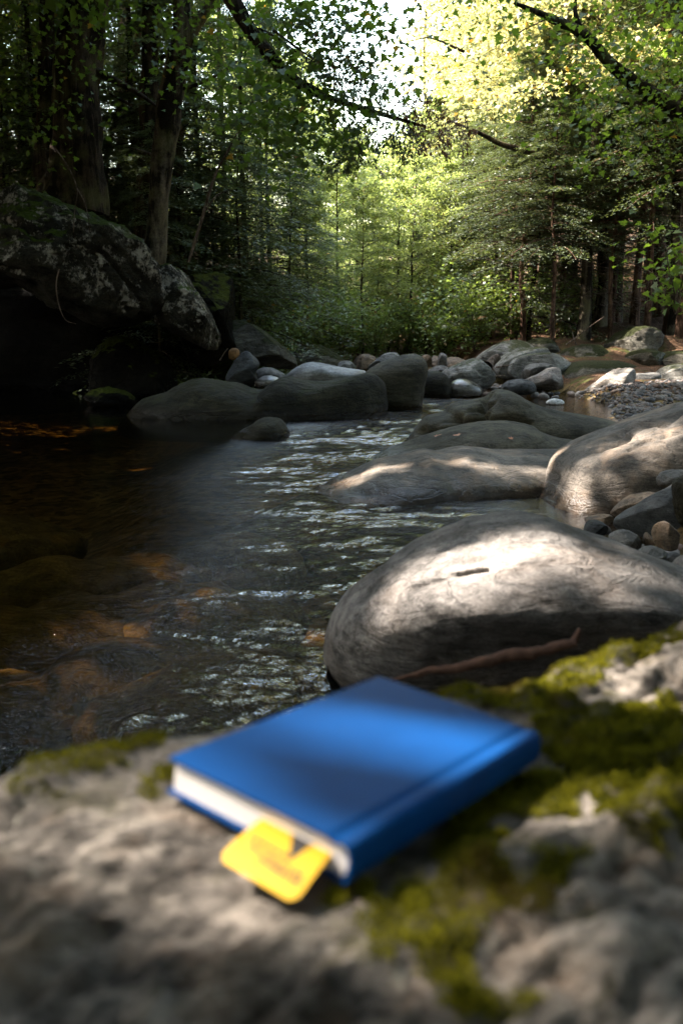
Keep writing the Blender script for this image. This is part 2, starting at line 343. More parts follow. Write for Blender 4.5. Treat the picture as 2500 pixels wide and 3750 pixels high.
# ------------------------------------------------------------------ rocks
ICO = {}
def ico(n):
    if n not in ICO:
        bm = bmesh.new(); bmesh.ops.create_icosphere(bm, subdivisions=n, radius=1)
        ICO[n] = (np.array([v.co[:] for v in bm.verts]), np.array([[v.index for v in f.verts] for f in bm.faces])); bm.free()
    return ICO[n]
def catmull(p, n=8):
    p = np.asarray(p, float); out = []
    N = len(p)
    for i in range(N):
        a, b_, c, d = p[i - 1], p[i], p[(i + 1) % N], p[(i + 2) % N]
        for t in np.arange(n) / n:
            out.append(.5 * (2 * b_ + (c - a) * t + (2 * a - 5 * b_ + 4 * c - d) * t * t + (3 * b_ - a - 3 * c + d) * t ** 3))
    return np.array(out)
ROCKSEED = [0]
def unit(v): return v / (np.linalg.norm(v, axis=-1, keepdims=True) + 1e-9)
def rock(name, label, pts, Y, tf, tb=None, mat='grey', e=.72, ey=.85, shear=0.0, amp=.035, freq=2.0, sub=5, cat='boulder', group=None, center=None, strata=None, cracks=(), rough=.006, under=0.0, facets=0, yaw=0.0):
    ROCKSEED[0] += 1; sd = ROCKSEED[0] * 13.7
    tb = tb or tf
    O = np.array([at(x, y, Y)[[0, 2]] for x, y in pts]); c = O.mean(0) if center is None else at(*center, Y)[[0, 2]]
    Dn = catmull(O, 8) - c; th = np.arctan2(Dn[:, 1], Dn[:, 0]); r = np.linalg.norm(Dn, axis=1); o = np.argsort(th); th, r = th[o], r[o]
    th = np.concatenate([th - 2 * math.pi, th, th + 2 * math.pi]); r = np.concatenate([r, r, r])
    D, F = ico(sub)
    rho = np.sqrt(D[:, 0] ** 2 + D[:, 2] ** 2); t = np.arctan2(D[:, 2], D[:, 0]); rr = np.interp(t, th, r) * rho ** e
    x = rr * np.cos(t); z = rr * np.sin(t); y = np.sign(D[:, 1]) * np.abs(D[:, 1]) ** ey * np.where(D[:, 1] > 0, tb, tf) + shear * z + yaw * x + under * np.clip(-z, 0, None) * (D[:, 1] < .3)
    V = np.stack([x, y, z], 1); s = (np.ptp(O[:, 0]) * np.ptp(O[:, 1])) ** .5
    nrm = np.stack([x / max(np.ptp(O[:, 0]), .01), y / (tf + tb), z / max(np.ptp(O[:, 1]), .01)], 1); nrm /= np.linalg.norm(nrm, axis=1, keepdims=True) + 1e-9
    if facets:
        fr_ = np.random.default_rng(ROCKSEED[0]); ext = np.array([np.ptp(O[:, 0]) / 2, (tf + tb) / 2, np.ptp(O[:, 1]) / 2])
        for _ in range(facets):
            nn_ = unit(np.array([fr_.normal(0, .8), -abs(fr_.normal(.7, .4)), fr_.normal(0, .8)])); sup = (V @ nn_).max(); dd_ = sup * fr_.uniform(.62, .85)
            V = V - nn_ * (np.clip(V @ nn_ - dd_, 0, None) * .85)[:, None]
    q_ = V / s * freq + sd
    d = fbm(q_, 3) * amp * s + (np.abs(fbm(q_ * 2.6 + 9, 3)) - .25) * amp * .7 * s
    if sub >= 5: d = d + fbm(q_ * 11, 3) * rough * s
    if strata is not None:
        v_, per, a_ = strata; u = (V @ np.array(v_)) / per + fbm(q_ * .8, 3) * .9
        st = np.abs(((u + .5 * noise3(np.stack([np.floor(u), u * 0, u * 0], 1))) % 1.0) - .5) * 2
        d = d - smooth(.72, 1.0, st) * a_ * (0.4 + .6 * smooth(-.2, .3, noise3(q_ * 1.3 + 5)))
    V = V + nrm * d[:, None]
    W = V + np.array([c[0], Y, c[1]])
    if cracks:            # carved joints, drawn on the rock's face
        pxy = np.stack(project(W), 1) + 26 * np.stack([noise3(W * 7), noise3(W * 7 + 40)], 1) * min(1.0, s)
    for (line, wd, dp) in cracks:
        L = np.array(line, float); dm = np.full(len(W), 1e9)
        for a_, b_ in zip(L[:-1], L[1:]):
            dd = b_ - a_; tt = np.clip(((pxy - a_) @ dd) / (dd @ dd), 0, 1); dm = np.minimum(dm, np.linalg.norm(pxy - a_ - tt[:, None] * dd, axis=1))
        V = V - nrm * (dp * np.exp(-(dm * Y / FPX / wd) ** 2) * (D[:, 1] < .5))[:, None]
    b = MB(); b.add(V, F); ob = b.build(name, M[mat]); ob.location = (c[0], Y, c[1])
    return tag(ob, label, cat, group)

# mid stream
rock('boulder', 'long two-humped dark olive boulder lying across the middle of the stream',
     [(440, 1560), (514, 1471), (597, 1442), (663, 1409), (713, 1390), (763, 1388), (846, 1404), (904, 1424), (953, 1434), (1001, 1402), (1047, 1386), (1098, 1394), (1167, 1402), (1236, 1394), (1317, 1374), (1362, 1372), (1397, 1400), (1412, 1437), (1414, 1506), (1405, 1580), (1100, 1610), (700, 1610), (480, 1600)],
     11.3, .75, .8, 'dark', e=.62, amp=.025, center=(930, 1520), sub=6)
rock('boulder', 'tall smooth round-topped boulder standing behind the right end of the long boulder',
     [(1330, 1380), (1374, 1339), (1431, 1314), (1489, 1299), (1535, 1301), (1560, 1325), (1564, 1362), (1554, 1408), (1545, 1471), (1530, 1530), (1420, 1540), (1340, 1480)], 12.4, .6, .7, 'olive', e=.68, amp=.022, sub=5)
rock('boulder', 'dark rounded boulder tucked behind the right side of the tall smooth one',
     [(1540, 1400), (1563, 1366), (1604, 1359), (1632, 1373), (1644, 1403), (1652, 1448), (1640, 1480), (1550, 1480)], 14.2, .4, .5, 'dark', amp=.02, sub=4)
rock('stone', 'small dark peaked stone alone in the water in front of the long boulder',
     [(850, 1602), (915, 1558), (955, 1533), (1001, 1531), (1032, 1540), (1052, 1572), (1060, 1597), (1050, 1640), (880, 1640)], 8.9, .32, .35, 'dark', amp=.03, sub=5, cat='stone')
rock('boulder', 'pale wet-topped boulder with painted bluish sheen behind the long dark boulder',
     [(1040, 1385), (1076, 1348), (1121, 1329), (1167, 1329), (1236, 1342), (1305, 1355), (1345, 1366), (1340, 1430), (1050, 1430)], 13.4, .5, .8, 'wetsheen', amp=.03, sub=5)
rock('stone', 'dark speckled pyramid-shaped stone beside the mossy left bank slab',
     [(830, 1395), (846, 1339), (886, 1296), (909, 1291), (932, 1311), (949, 1337), (936, 1362), (940, 1400), (900, 1425)], 13.7, .35, .4, 'slate', amp=.05, sub=5, facets=6, cat='stone')
rock('stone', 'low pinkish grey stone between the speckled pyramid stone and wet-topped boulder',
     [(925, 1374), (949, 1351), (984, 1346), (1018, 1359), (1045, 1376), (1040, 1405), (935, 1405)], 14.2, .3, .35, 'grey', amp=.06, sub=4, cat='stone')
rock('stone', 'low wet pale stone at the foot of the speckled pyramid stone',
     [(935, 1398), (960, 1380), (1000, 1378), (1030, 1395), (1020, 1420), (945, 1420)], 12.9, .2, .25, 'wetsheen', amp=.06, sub=4, cat='stone')
rock('stone', 'small orange-brown stone perched at the foot of the left cliff',
     [(836, 1300), (840, 1282), (856, 1274), (872, 1279), (878, 1300), (868, 1316), (845, 1318)], 14.3, .08, .08, 'orange', amp=.03, sub=4, cat='stone')
rock('boulder', 'dark jagged ledge breaking the water at the left under the cliff',
     [(300, 1470), (340, 1430), (400, 1420), (460, 1440), (500, 1475), (480, 1500), (320, 1500)], 12.6, .4, .5, 'cliffdark', amp=.07, sub=5, facets=8)
# left bank
rock('cliff_outcrop', 'overhanging lichen-spotted cliff block with mossy top on the left bank',
     [(-420, 800), (-150, 705), (0, 690), (110, 694), (287, 739), (367, 757), (413, 785), (459, 837), (505, 906), (551, 963), (566, 1026), (572, 1095), (548, 1135), (459, 1175), (344, 1193), (240, 1150), (150, 1085), (57, 1038), (-100, 1030), (-420, 1060)],
     12.8, 1.0, 2.6, 'cliff', e=.55, amp=.05, freq=3.0, sub=6, cat='cliff', center=(150, 930), strata=((.55, .2, .8), .5, .09), rough=.016, under=.7, facets=9)
rock('cliff_outcrop', 'smaller lichened rock shelf with a mossy ridge right of the overhanging cliff block',
     [(540, 1110), (568, 1020), (625, 972), (677, 1038), (723, 1098), (763, 1178), (790, 1290), (700, 1260), (620, 1210), (545, 1165)], 13.8, .6, 1.8, 'cliff', e=.6, amp=.05, freq=3, sub=6, cat='cliff', rough=.016, under=.7, facets=7)
rock('cliff_outcrop', 'dark upright mossy slab behind the small lichened shelf',
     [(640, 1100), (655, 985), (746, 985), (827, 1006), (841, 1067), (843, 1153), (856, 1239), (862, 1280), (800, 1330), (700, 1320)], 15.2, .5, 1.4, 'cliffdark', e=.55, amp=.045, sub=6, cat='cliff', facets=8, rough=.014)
rock('cliff_outcrop', 'black undercut rock wall below the overhanging cliff block',
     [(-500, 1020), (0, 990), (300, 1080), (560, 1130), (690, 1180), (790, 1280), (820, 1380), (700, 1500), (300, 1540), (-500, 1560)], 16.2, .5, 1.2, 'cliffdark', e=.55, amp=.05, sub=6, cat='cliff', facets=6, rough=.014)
rock('cliff_outcrop', 'low mossy ledge in the dark hollow under the cliff',
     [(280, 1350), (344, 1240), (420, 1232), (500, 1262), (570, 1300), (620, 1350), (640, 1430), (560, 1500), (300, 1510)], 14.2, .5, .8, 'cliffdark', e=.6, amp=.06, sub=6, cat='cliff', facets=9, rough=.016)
rock('boulder', 'leaning mossy slab with a bright green crest on the left bank',
     [(800, 1230), (852, 1176), (926, 1187), (972, 1217), (1018, 1255), (1053, 1282), (1082, 1322), (1075, 1355), (980, 1345), (880, 1310)], 15.6, .7, 1.0, 'mossy', e=.62, amp=.03, sub=6, under=.5, facets=5)
rock('boulder', 'low moss-covered bank rock right of the leaning mossy slab',
     [(1050, 1340), (1080, 1275), (1150, 1262), (1220, 1290), (1260, 1330), (1200, 1360), (1080, 1360)], 18.5, .6, .8, 'mossy', amp=.05, sub=5)
# upstream row
for nm, lb, pp, Y, mt in [
    ('stone', 'flat grey stone farthest left in the row behind the wet-topped boulder', [(1234, 1345), (1245, 1326), (1275, 1322), (1296, 1338), (1294, 1356), (1240, 1358)], 17.5, 'grey'),
    ('stone', 'brown humped stone in the upstream row left of the tall boulder', [(1288, 1350), (1305, 1310), (1345, 1297), (1385, 1312), (1395, 1345), (1340, 1360)], 19.0, 'brown'),
    ('stone', 'grey sloping stone showing just above the shoulder of the tall boulder', [(1340, 1360), (1375, 1318), (1420, 1293), (1458, 1300), (1462, 1340), (1400, 1365)], 17.0, 'grey'),
    ('stone', 'small reddish stone directly right of the tall boulder top', [(1538, 1335), (1545, 1306), (1565, 1299), (1580, 1318), (1575, 1345)], 18.0, 'brown'),
    ('stone', 'small brown stone between the reddish stone and the upright pink stone', [(1575, 1345), (1583, 1308), (1600, 1302), (1612, 1325), (1606, 1350)], 18.4, 'brown'),
    ('stone', 'upright pale pink stone in the upstream row', [(1604, 1352), (1608, 1303), (1622, 1292), (1634, 1303), (1630, 1352)], 18.0, 'pale'),
    ('stone', 'low sunlit pale rock at the waters edge upstream', [(1560, 1372), (1580, 1350), (1620, 1340), (1650, 1352), (1640, 1375)], 17.2, 'pale')]:
    rock(nm, lb, pp, Y, .3, .4, mt, amp=.06, sub=5, cat='stone', facets=8, e=.62)
rock('boulder', 'low brown litter-covered bank hump behind the mossy white-faced rock', [(1590, 1365), (1625, 1322), (1660, 1308), (1700, 1318), (1720, 1350), (1660, 1380)], 18.6, .6, .8, 'brown', amp=.05, sub=4)
# right side group
rock('boulder', 'mossy rock with a slanting white face at the pool edge',
     [(1612, 1372), (1657, 1341), (1726, 1315), (1757, 1318), (1786, 1345), (1811, 1371), (1816, 1396), (1780, 1425), (1650, 1420)], 15.2, .5, .6, 'halfmossy', amp=.04, sub=5, facets=6, strata=((.4, 0, .9), .14, .02))
rock('stone', 'dark wet flat stone with painted glints below the mossy white-faced rock', [(1640, 1425), (1663, 1394), (1703, 1389), (1743, 1406), (1764, 1428), (1750, 1455), (1650, 1460)], 14.2, .3, .3, 'wetsheen', amp=.04, sub=4, cat='stone')
rock('boulder', 'long grey whale-back slab with moss on its left flank, highest of the right pile',
     [(1745, 1322), (1772, 1292), (1812, 1269), (1852, 1252), (1898, 1244), (1939, 1252), (1960, 1275), (1940, 1310), (1820, 1335)], 17.6, .6, .8, 'halfmossy', amp=.03, sub=5, facets=6)
rock('boulder', 'rounded dark moss hump behind the whale-back slab', [(1925, 1270), (1955, 1243), (1995, 1236), (2025, 1255), (2035, 1295), (1960, 1310)], 18.3, .6, .8, 'mossy', amp=.04, sub=4)
rock('boulder', 'second whale-back slab with a pale streaked top in the right pile',
     [(1812, 1340), (1852, 1301), (1910, 1281), (1967, 1271), (2013, 1277), (2030, 1300), (1980, 1340), (1890, 1380), (1826, 1380)], 16.8, .6, .8, 'halfmossy', amp=.03, sub=5, facets=6)
rock('boulder', 'pale broad boulder with moss on its right end in the right pile',
     [(1862, 1365), (1881, 1321), (1921, 1301), (1979, 1292), (2036, 1294), (2071, 1310), (2098, 1332), (2090, 1370), (1990, 1390), (1890, 1390)], 16.0, .55, .7, 'halfmossy', amp=.03, sub=5, facets=6)
rock('boulder', 'small pale domed rock in front of the broad pale boulder',
     [(1910, 1372), (1933, 1338), (1967, 1329), (2013, 1333), (2046, 1350), (2040, 1385), (1925, 1392)], 15.3, .35, .4, 'grey', amp=.05, sub=5, facets=6)
rock('boulder', 'sloping pale pinkish slab at the front of the right pile',
     [(1905, 1402), (1967, 1373), (2013, 1350), (2042, 1347), (2060, 1366), (2069, 1397), (2060, 1425), (1930, 1425)], 14.7, .4, .4, 'pale', amp=.04, sub=5, facets=6)
rock('stone', 'flat blue-grey layered stone lying at the pools edge', [(1836, 1413), (1876, 1393), (1921, 1390), (1953, 1410), (1946, 1440), (1850, 1443)], 14.2, .35, .3, 'slate', amp=.05, sub=5, cat='stone', strata=((.2, 0, 1), .06, .02))
rock('boulder', 'big dark mossy boulder behind the banded rock',
     [(2055, 1380), (2099, 1338), (2128, 1324), (2185, 1320), (2249, 1320), (2306, 1333), (2324, 1356), (2310, 1410), (2174, 1435), (2065, 1420)], 15.6, .6, .8, 'mossy', amp=.03, sub=5)
rock('boulder', 'pale grey-and-cream banded rock at the head of the gravel beach',
     [(2135, 1446), (2185, 1402), (2226, 1371), (2266, 1350), (2300, 1349), (2320, 1363), (2312, 1391), (2270, 1425), (2203, 1455)], 13.9, .35, .35, 'band', amp=.035, sub=5, facets=6, strata=((.55, 0, .83), .11, .02))
rock('stone', 'grey flat stone between the banded rock and the yellow-mossed boulder', [(2300, 1410), (2318, 1373), (2363, 1367), (2408, 1367), (2400, 1400), (2320, 1420)], 14.4, .3, .3, 'grey', amp=.05, sub=4, cat='stone')
rock('boulder', 'sunlit boulder with yellow moss at the top of the gravel beach',
     [(2375, 1415), (2415, 1368), (2450, 1344), (2500, 1332), (2590, 1326), (2660, 1360), (2640, 1440), (2400, 1430)], 14.6, .5, .6, 'halfmossy', amp=.03, sub=5, facets=6)
for lb, pp, Y in [
    ('broad shadowed mossy boulder under the right-hand pine poles', [(2215, 1300), (2235, 1250), (2275, 1215), (2330, 1195), (2400, 1200), (2440, 1240), (2420, 1320), (2260, 1330)], 17.5),
    ('low shadowed mossy rock above the grey flat stone', [(2290, 1345), (2320, 1295), (2380, 1282), (2430, 1295), (2445, 1335), (2380, 1360)], 16.2),
    ('shadowed mossy rock above the sunlit yellow-mossed boulder', [(2400, 1350), (2430, 1300), (2500, 1285), (2580, 1300), (2600, 1360)], 16.0),
    ('long low shadowed rock behind the big dark mossy boulder', [(2050, 1330), (2080, 1280), (2150, 1262), (2215, 1275), (2235, 1325), (2150, 1350)], 17.0)]:
    rock('boulder', lb, pp, Y, .6, .8, 'mossy', amp=.06, sub=5, facets=7)
rock('stone', 'white stone lying in the still pool before the gravel beach', [(1998, 1478), (2008, 1464), (2032, 1459), (2058, 1466), (2062, 1480), (2035, 1488)], 12.7, .09, .09, 'white', amp=.04, sub=4, cat='stone')
# centre right
rock('boulder', 'humped olive boulder split by a dark crack, right of the current',
     [(1470, 1660), (1500, 1603), (1532, 1560), (1565, 1529), (1631, 1512), (1664, 1481), (1780, 1457), (1813, 1433), (1847, 1426), (1888, 1438), (1946, 1473), (2029, 1503), (2112, 1520), (2195, 1534), (2269, 1552), (2318, 1578), (2290, 1660), (2000, 1740), (1600, 1740)],
     8.3, .6, .8, 'olive', e=.66, amp=.014, sub=6, center=(1850, 1600), rough=.003,
     cracks=[([(1790, 1440), (1768, 1490), (1720, 1530), (1668, 1570), (1620, 1600)], .03, .13), ([(1540, 1600), (1640, 1560), (1740, 1522), (1850, 1514), (1930, 1540)], .026, .10), ([(1600, 1580), (1700, 1545), (1800, 1530), (1900, 1545)], .018, .06)])
rock('boulder', 'smooth low olive slab at the foot of the cracked boulder',
     [(1330, 1712), (1415, 1654), (1532, 1611), (1664, 1570), (1780, 1549), (1863, 1549), (1946, 1562), (1987, 1586), (2070, 1612), (2185, 1634), (2230, 1690), (2000, 1760), (1500, 1760)], 7.4, .7, .6, 'olive', e=.62, amp=.012, sub=6, center=(1790, 1660), rough=.003)
rock('boulder', 'long pale sheet of rock sloping into the water below the cracked boulder',
     [(640, 2000), (820, 1915), (960, 1855), (1070, 1808), (1200, 1752), (1283, 1720), (1366, 1686), (1449, 1672), (1548, 1652), (1614, 1660), (1697, 1646), (1780, 1654), (1847, 1665), (1946, 1669), (2095, 1678), (2300, 1700), (2300, 1850), (2000, 1900), (1500, 1920), (1150, 1900)],
     6.3, .85, .6, 'sheet', e=.6, amp=.010, sub=6, center=(1600, 1800), yaw=.38, rough=.003)
rock('boulder', 'big pale grey boulder rising out of the right edge above the cobbles',
     [(1992, 1852), (2015, 1812), (2043, 1760), (2057, 1720), (2078, 1694), (2130, 1660), (2187, 1631), (2244, 1608), (2321, 1576), (2398, 1541), (2500, 1506), (2650, 1470), (2860, 1500), (2900, 1700), (2700, 1960), (2300, 1960), (2100, 1940), (2005, 1900)],
     5.5, .5, .9, 'sheet', e=.58, amp=.014, sub=6, center=(2400, 1740), rough=.004, cracks=[([(2180, 1640), (2290, 1596), (2420, 1548), (2540, 1500)], .012, .04), ([(2300, 1640), (2380, 1606), (2500, 1570)], .008, .02)])
for nm, lb, pp, Y, tf, mt, ct in [
    ('stone', 'dark angular slab with a pale sloping top among the right-hand cobbles', [(2246, 1930), (2271, 1896), (2378, 1836), (2455, 1790), (2510, 1760), (2620, 1730), (2640, 1900), (2540, 1965), (2451, 1962), (2340, 1962), (2262, 1950)], 4.45, .14, 'slate', 'stone'),
    ('stone', 'tall dark stone cut by the right edge beside the angular slab', [(2466, 1800), (2474, 1760), (2505, 1744), (2600, 1735), (2640, 1960), (2510, 1940), (2480, 1880)], 4.25, .12, 'dark', 'stone'),
    ('stone', 'smooth grey stone resting against the big pale boulder at the right edge', [(2412, 1770), (2425, 1740), (2459, 1727), (2510, 1724), (2570, 1745), (2560, 1800), (2440, 1795)], 4.75, .13, 'grey', 'stone'),
    ('stone', 'reddish brown wedge stone between the big pale boulder and the angular slab', [(2240, 1885), (2306, 1826), (2345, 1815), (2398, 1805), (2412, 1820), (2385, 1860), (2300, 1900)], 4.7, .12, 'brown', 'stone'),
    ('stone', 'brown speckled round cobble near the right edge', [(2390, 1960), (2396, 1928), (2425, 1910), (2465, 1912), (2486, 1940), (2486, 1985), (2462, 2012), (2420, 2012), (2396, 1992)], 3.75, .06, 'brown', 'stone'),
    ('stone', 'pale speckled cobble left of the round brown one', [(2228, 1985), (2245, 1955), (2285, 1944), (2325, 1955), (2354, 1990), (2345, 2015), (2250, 2015)], 3.85, .07, 'grey', 'stone'),
    ('stone', 'little dark stone wedged between the pale and round cobbles', [(2356, 1985), (2362, 1956), (2380, 1952), (2390, 1975), (2386, 2000), (2365, 2002)], 3.85, .04, 'brown', 'stone'),
    ('stone', 'dark wet stone at the foot of the big pale boulder', [(2140, 1945), (2160, 1912), (2195, 1910), (2222, 1930), (2226, 1962), (2150, 1965)], 4.3, .09, 'slate', 'stone'),
    ('stone', 'flat rusty stone under the big pale boulder', [(2140, 1905), (2190, 1890), (2230, 1886), (2245, 1905), (2200, 1925), (2150, 1920)], 4.6, .08, 'brown', 'stone'),
    ('stone', 'grey oval stone half hidden behind the pale near boulder', [(2335, 2035), (2362, 2008), (2400, 2003), (2440, 2025), (2455, 2055), (2400, 2075), (2345, 2065)], 3.45, .07, 'grey', 'stone'),
    ('stone', 'small greenish stone beside the grey oval one', [(2440, 2060), (2455, 2033), (2480, 2026), (2496, 2045), (2490, 2070)], 3.4, .05, 'slate', 'stone'),
    ('stone', 'small pale stone cut by the right edge below the round cobble', [(2466, 2085), (2485, 2050), (2530, 2040), (2560, 2080), (2530, 2105)], 3.3, .06, 'pale', 'stone')]:
    rock(nm, lb, pp, Y, tf, tf, mt, amp=.045, sub=5, cat=ct, e=.62, facets=6)
# near pale boulder
rock('boulder', 'big pale boulder with a sunlit top and dark undercut face behind the book',
     [(1186, 2570), (1192, 2450), (1215, 2362), (1272, 2262), (1366, 2172), (1474, 2094), (1590, 2042), (1697, 2002), (1780, 1976), (1905, 1954), (2012, 1948), (2095, 1966), (2236, 2014), (2361, 2048), (2500, 2104), (2700, 2190), (2850, 2330), (2850, 2520), (2500, 2640), (1900, 2720), (1300, 2720)],
     2.15, .36, .45, 'pale', e=.66, ey=.8, amp=.018, sub=6, center=(1900, 2090), shear=.3, rough=.010, under=1.25, strata=((.35, .3, .9), .12, .008), cracks=[([(1540, 2150), (1600, 2130), (1680, 2100), (1780, 2085)], .007, .030)])
# sunken rocks
for lb, pp, z in [('sunken amber rock left of the book under the clear water', (500, 2310), -.36), ('sunken orange-edged rock in the dark water at mid stream', (850, 2100), -.30),
                  ('sunken brown rock at the lower left edge of the stream', (60, 2420), -.38), ('sunken rusty rock close under the near bank', (760, 2640), -.25), ('sunken brown rock nearest the left edge in the dark pool', (-20, 2010), -.40),
                  ('sunken olive rock below the long amber one', (250, 2650), -.40), ('sunken golden slab above the long amber rock', (560, 2150), -.34), ('small sunken amber rock between the long amber rock and the current', (800, 2330), -.32), ('sunken ochre rock in front of the near bank moss', (480, 2560), -.34), ('sunken dark amber rock left of the golden slab', (250, 2200), -.36)]:
    p = onz(*pp, z); D, F = ico(5); sc = np.array([.42, .26, .20]) if z > -.35 else np.array([.6, .3, .2])
    V = D * sc; V = V + D * (fbm(V * 4 + p[0] * 7, 4) * .07)[:, None]
    b = MB(); b.add(V, F); o = b.build('sunken_rock', M['bed']); o.location = p; o.rotation_euler = (0, 0, .3); tag(o, lb, 'rock')

# ------------------------------------------------------------------ gravel beach
def pebble_mesh(seed, sub=2):
    D, F = ico(sub); V = D * np.array([1, .8, .55]); V = V + D * (fbm(D * 1.3 + seed * 9.1, 3) * .35)[:, None]; return V, F
pm = NT('mixed_river_gravel'); oi = pm.n('ShaderNodeObjectInfo'); at_ = pm.n('ShaderNodeAttribute', attribute_name='rnd')
rv = pm.math('FRACT', pm.math('ADD', oi.outputs['Random'], at_.outputs['Fac']))
cc = pm.ramp(rv, [(0, (.06, .06, .065)), (.3, (.16, .15, .145)), (.6, (.26, .22, .19)), (.8, (.17, .10, .07)), (1, (.38, .36, .34))])
cc = pm.mul(cc, pm.ramp(pm.noise(pm.geo.outputs['Position'], 60, 4, .7), [(.3, .3), (.7, .6)]))
pm.principled(cc, .75, None, .3); M['gravel'] = pm.m
PEB = []
for s_ in range(6):
    V, F = pebble_mesh(s_); b = MB(); b.add(V, F); PEB.append(b.mesh('pebble', M['gravel']))
poly_beach = [(2085, 1470), (2120, 1440), (2200, 1412), (2300, 1402), (2420, 1395), (2560, 1390), (2600, 1560), (2330, 1570), (2200, 1515), (2110, 1500)]
def inpoly(p, poly):
    x, y = p; c = False
    for i in range(len(poly)):
        (x1, y1), (x2, y2) = poly[i - 1], poly[i]
        if (y1 > y) != (y2 > y) and x < (x2 - x1) * (y - y1) / (y2 - y1) + x1: c = not c
    return c
cnt = 0; tries = 0
while cnt < 240 and tries < 20000:
    tries += 1; x, y = rng.uniform(1.8, 6.0), rng.uniform(9.0, 15.5); z = float(ground_z(np.array([x]), np.array([y]))[0])
    if not inpoly(project((x, y, z)), poly_beach): continue
    s_ = rng.uniform(.025, .06) * (1.35 if rng.random() < .12 else 1)
    o = link('pebble', PEB[cnt % 6]); o.location = (x, y, z + s_ * .2); o.rotation_euler = (rng.uniform(-.4, .4), rng.uniform(-.4, .4), rng.uniform(0, 6.3)); o.scale = (s_, s_, s_)
    tag(o, 'rounded pebble lying on the grey gravel beach at the right', 'pebble', 'loose pebbles on the gravel beach'); cnt += 1
b = MB(); n_ = 0
while n_ < 2600:
    x, y = rng.uniform(1.8, 6.2, 400), rng.uniform(8.6, 15.8, 400); z = ground_z(x, y); px, py = project(np.stack([x, y, z], 1))
    for i in range(400):
        if inpoly((px[i], py[i]), poly_beach) and n_ < 2600:
            V, F = pebble_mesh(n_ % 9, 1); s_ = rng.uniform(.012, .034); a = rng.uniform(0, 6.3); c_, s2 = math.cos(a), math.sin(a)
            V = V @ np.array([[c_, s2, 0], [-s2, c_, 0], [0, 0, 1]]) * s_ + np.array([x[i], y[i], z[i] + s_ * .3]); b.add(V, F, rng.random()); n_ += 1
b.build('gravel', M['gravel'], kind='stuff')
# cobbles along the pool margin
lab = 'fist-sized cobble strewn along the pool margin below the right rock pile'
for i in range(46):
    px, py = rng.uniform(1765, 2200), rng.uniform(1405, 1448); z = .03; p = onz(px, py + (px - 1765) * .03, z); s_ = rng.uniform(.04, .09)
    o = link('cobble', PEB[i % 6]); o.location = p; o.rotation_euler = (rng.uniform(-.4, .4), rng.uniform(-.4, .4), rng.uniform(0, 6.3)); o.scale = (s_, s_, s_); tag(o, lab, 'cobble', 'cobbles along the pool margin')
lab = 'water-worn cobble lying in the gap behind the pale near boulder'
for i in range(26):
    px, py = rng.uniform(2190, 2540), rng.uniform(1935, 2110); p = onz(px, py, .05); s_ = rng.uniform(.025, .05)
    o = link('cobble', PEB[i % 6]); o.location = p; o.rotation_euler = (rng.uniform(-.4, .4), rng.uniform(-.4, .4), rng.uniform(0, 6.3)); o.scale = (s_, s_, s_); tag(o, lab, 'cobble', 'cobbles behind the pale near boulder')

# ------------------------------------------------------------------ sun gaps: leaves and limbs left out of crowns to let sun onto chosen spots
BEAMS = []
def beam(px, py, r, Y=None, z=None): BEAMS.append((onz(px, py, z) if z is not None else at(px, py, Y), r))
for px, py, r in [(600, 3020, .04), (720, 3120, .065), (810, 3250, .07), (860, 3380, .065), (930, 3490, .055), (1080, 3600, .035), (2100, 3040, .04), (2100, 2800, .05), (1930, 2900, .04), (120, 3050, .04)]: beam(px, py, r, z=.68)
for px, py, r in [(1420, 2170, .10), (1560, 2090, .17), (1720, 2050, .18), (1900, 2040, .16), (2070, 2090, .16), (1760, 2150, .11), (2250, 2120, .10), (2420, 2150, .07)]: beam(px, py, r, Y=2.0)
for px, py, r in [(1260, 1725, .15), (1340, 1695, .16), (1400, 1690, .12), (1420, 1800, .10), (1700, 1665, .10), (2000, 1675, .12), (1880, 1668, .10)]: beam(px, py, r, Y=5.9)
for px, py, r in [(2360, 1610, .13), (2460, 1590, .16), (2480, 1680, .14), (2300, 1660, .09), (2115, 1845, .10), (2200, 1680, .08)]: beam(px, py, r, Y=5.3)
for px, py, r in [(2130, 1440, .12), (2220, 1412, .10), (2300, 1402, .10), (2400, 1396, .12), (2490, 1390, .14), (2470, 1360, .25), (2250, 1385, .10)]: beam(px, py, r, Y=13.6)
for px, py, r in [(2040, 1215, .5), (1990, 1220, .3), (1960, 1350, .15), (1700, 1340, .2), (1600, 1345, .4)]: beam(px, py, r, Y=17)
for px, py, r in [(440, 2310, .14), (300, 2340, .12), (620, 2345, .10), (800, 2080, .12), (960, 2130, .10), (560, 2080, .08), (560, 2560, .08), (60, 2420, .08), (720, 2640, .06), (0, 2000, .06)]: beam(px, py, r, z=-.2)
for px, py, r in [(2250, 2430, .10), (2400, 2360, .11), (2000, 2520, .09), (2300, 2600, .08), (2150, 2750, .09), (2400, 2780, .08), (480, 2730, .06)]: beam(px, py, r, z=.68)
BC = np.array([b_[0] for b_ in BEAMS]); BR = np.array([b_[1] for b_ in BEAMS])
def lit_path(P):
    """True where a point stands in one of the sun gaps"""
    out = np.zeros(len(P), bool)
    for c, r in zip(BC, BR):
        d = P - c; t = d @ SUN_DIR; out |= (t > 0) & (np.linalg.norm(d - t[:, None] * SUN_DIR, axis=1) < r + .035)
    return out

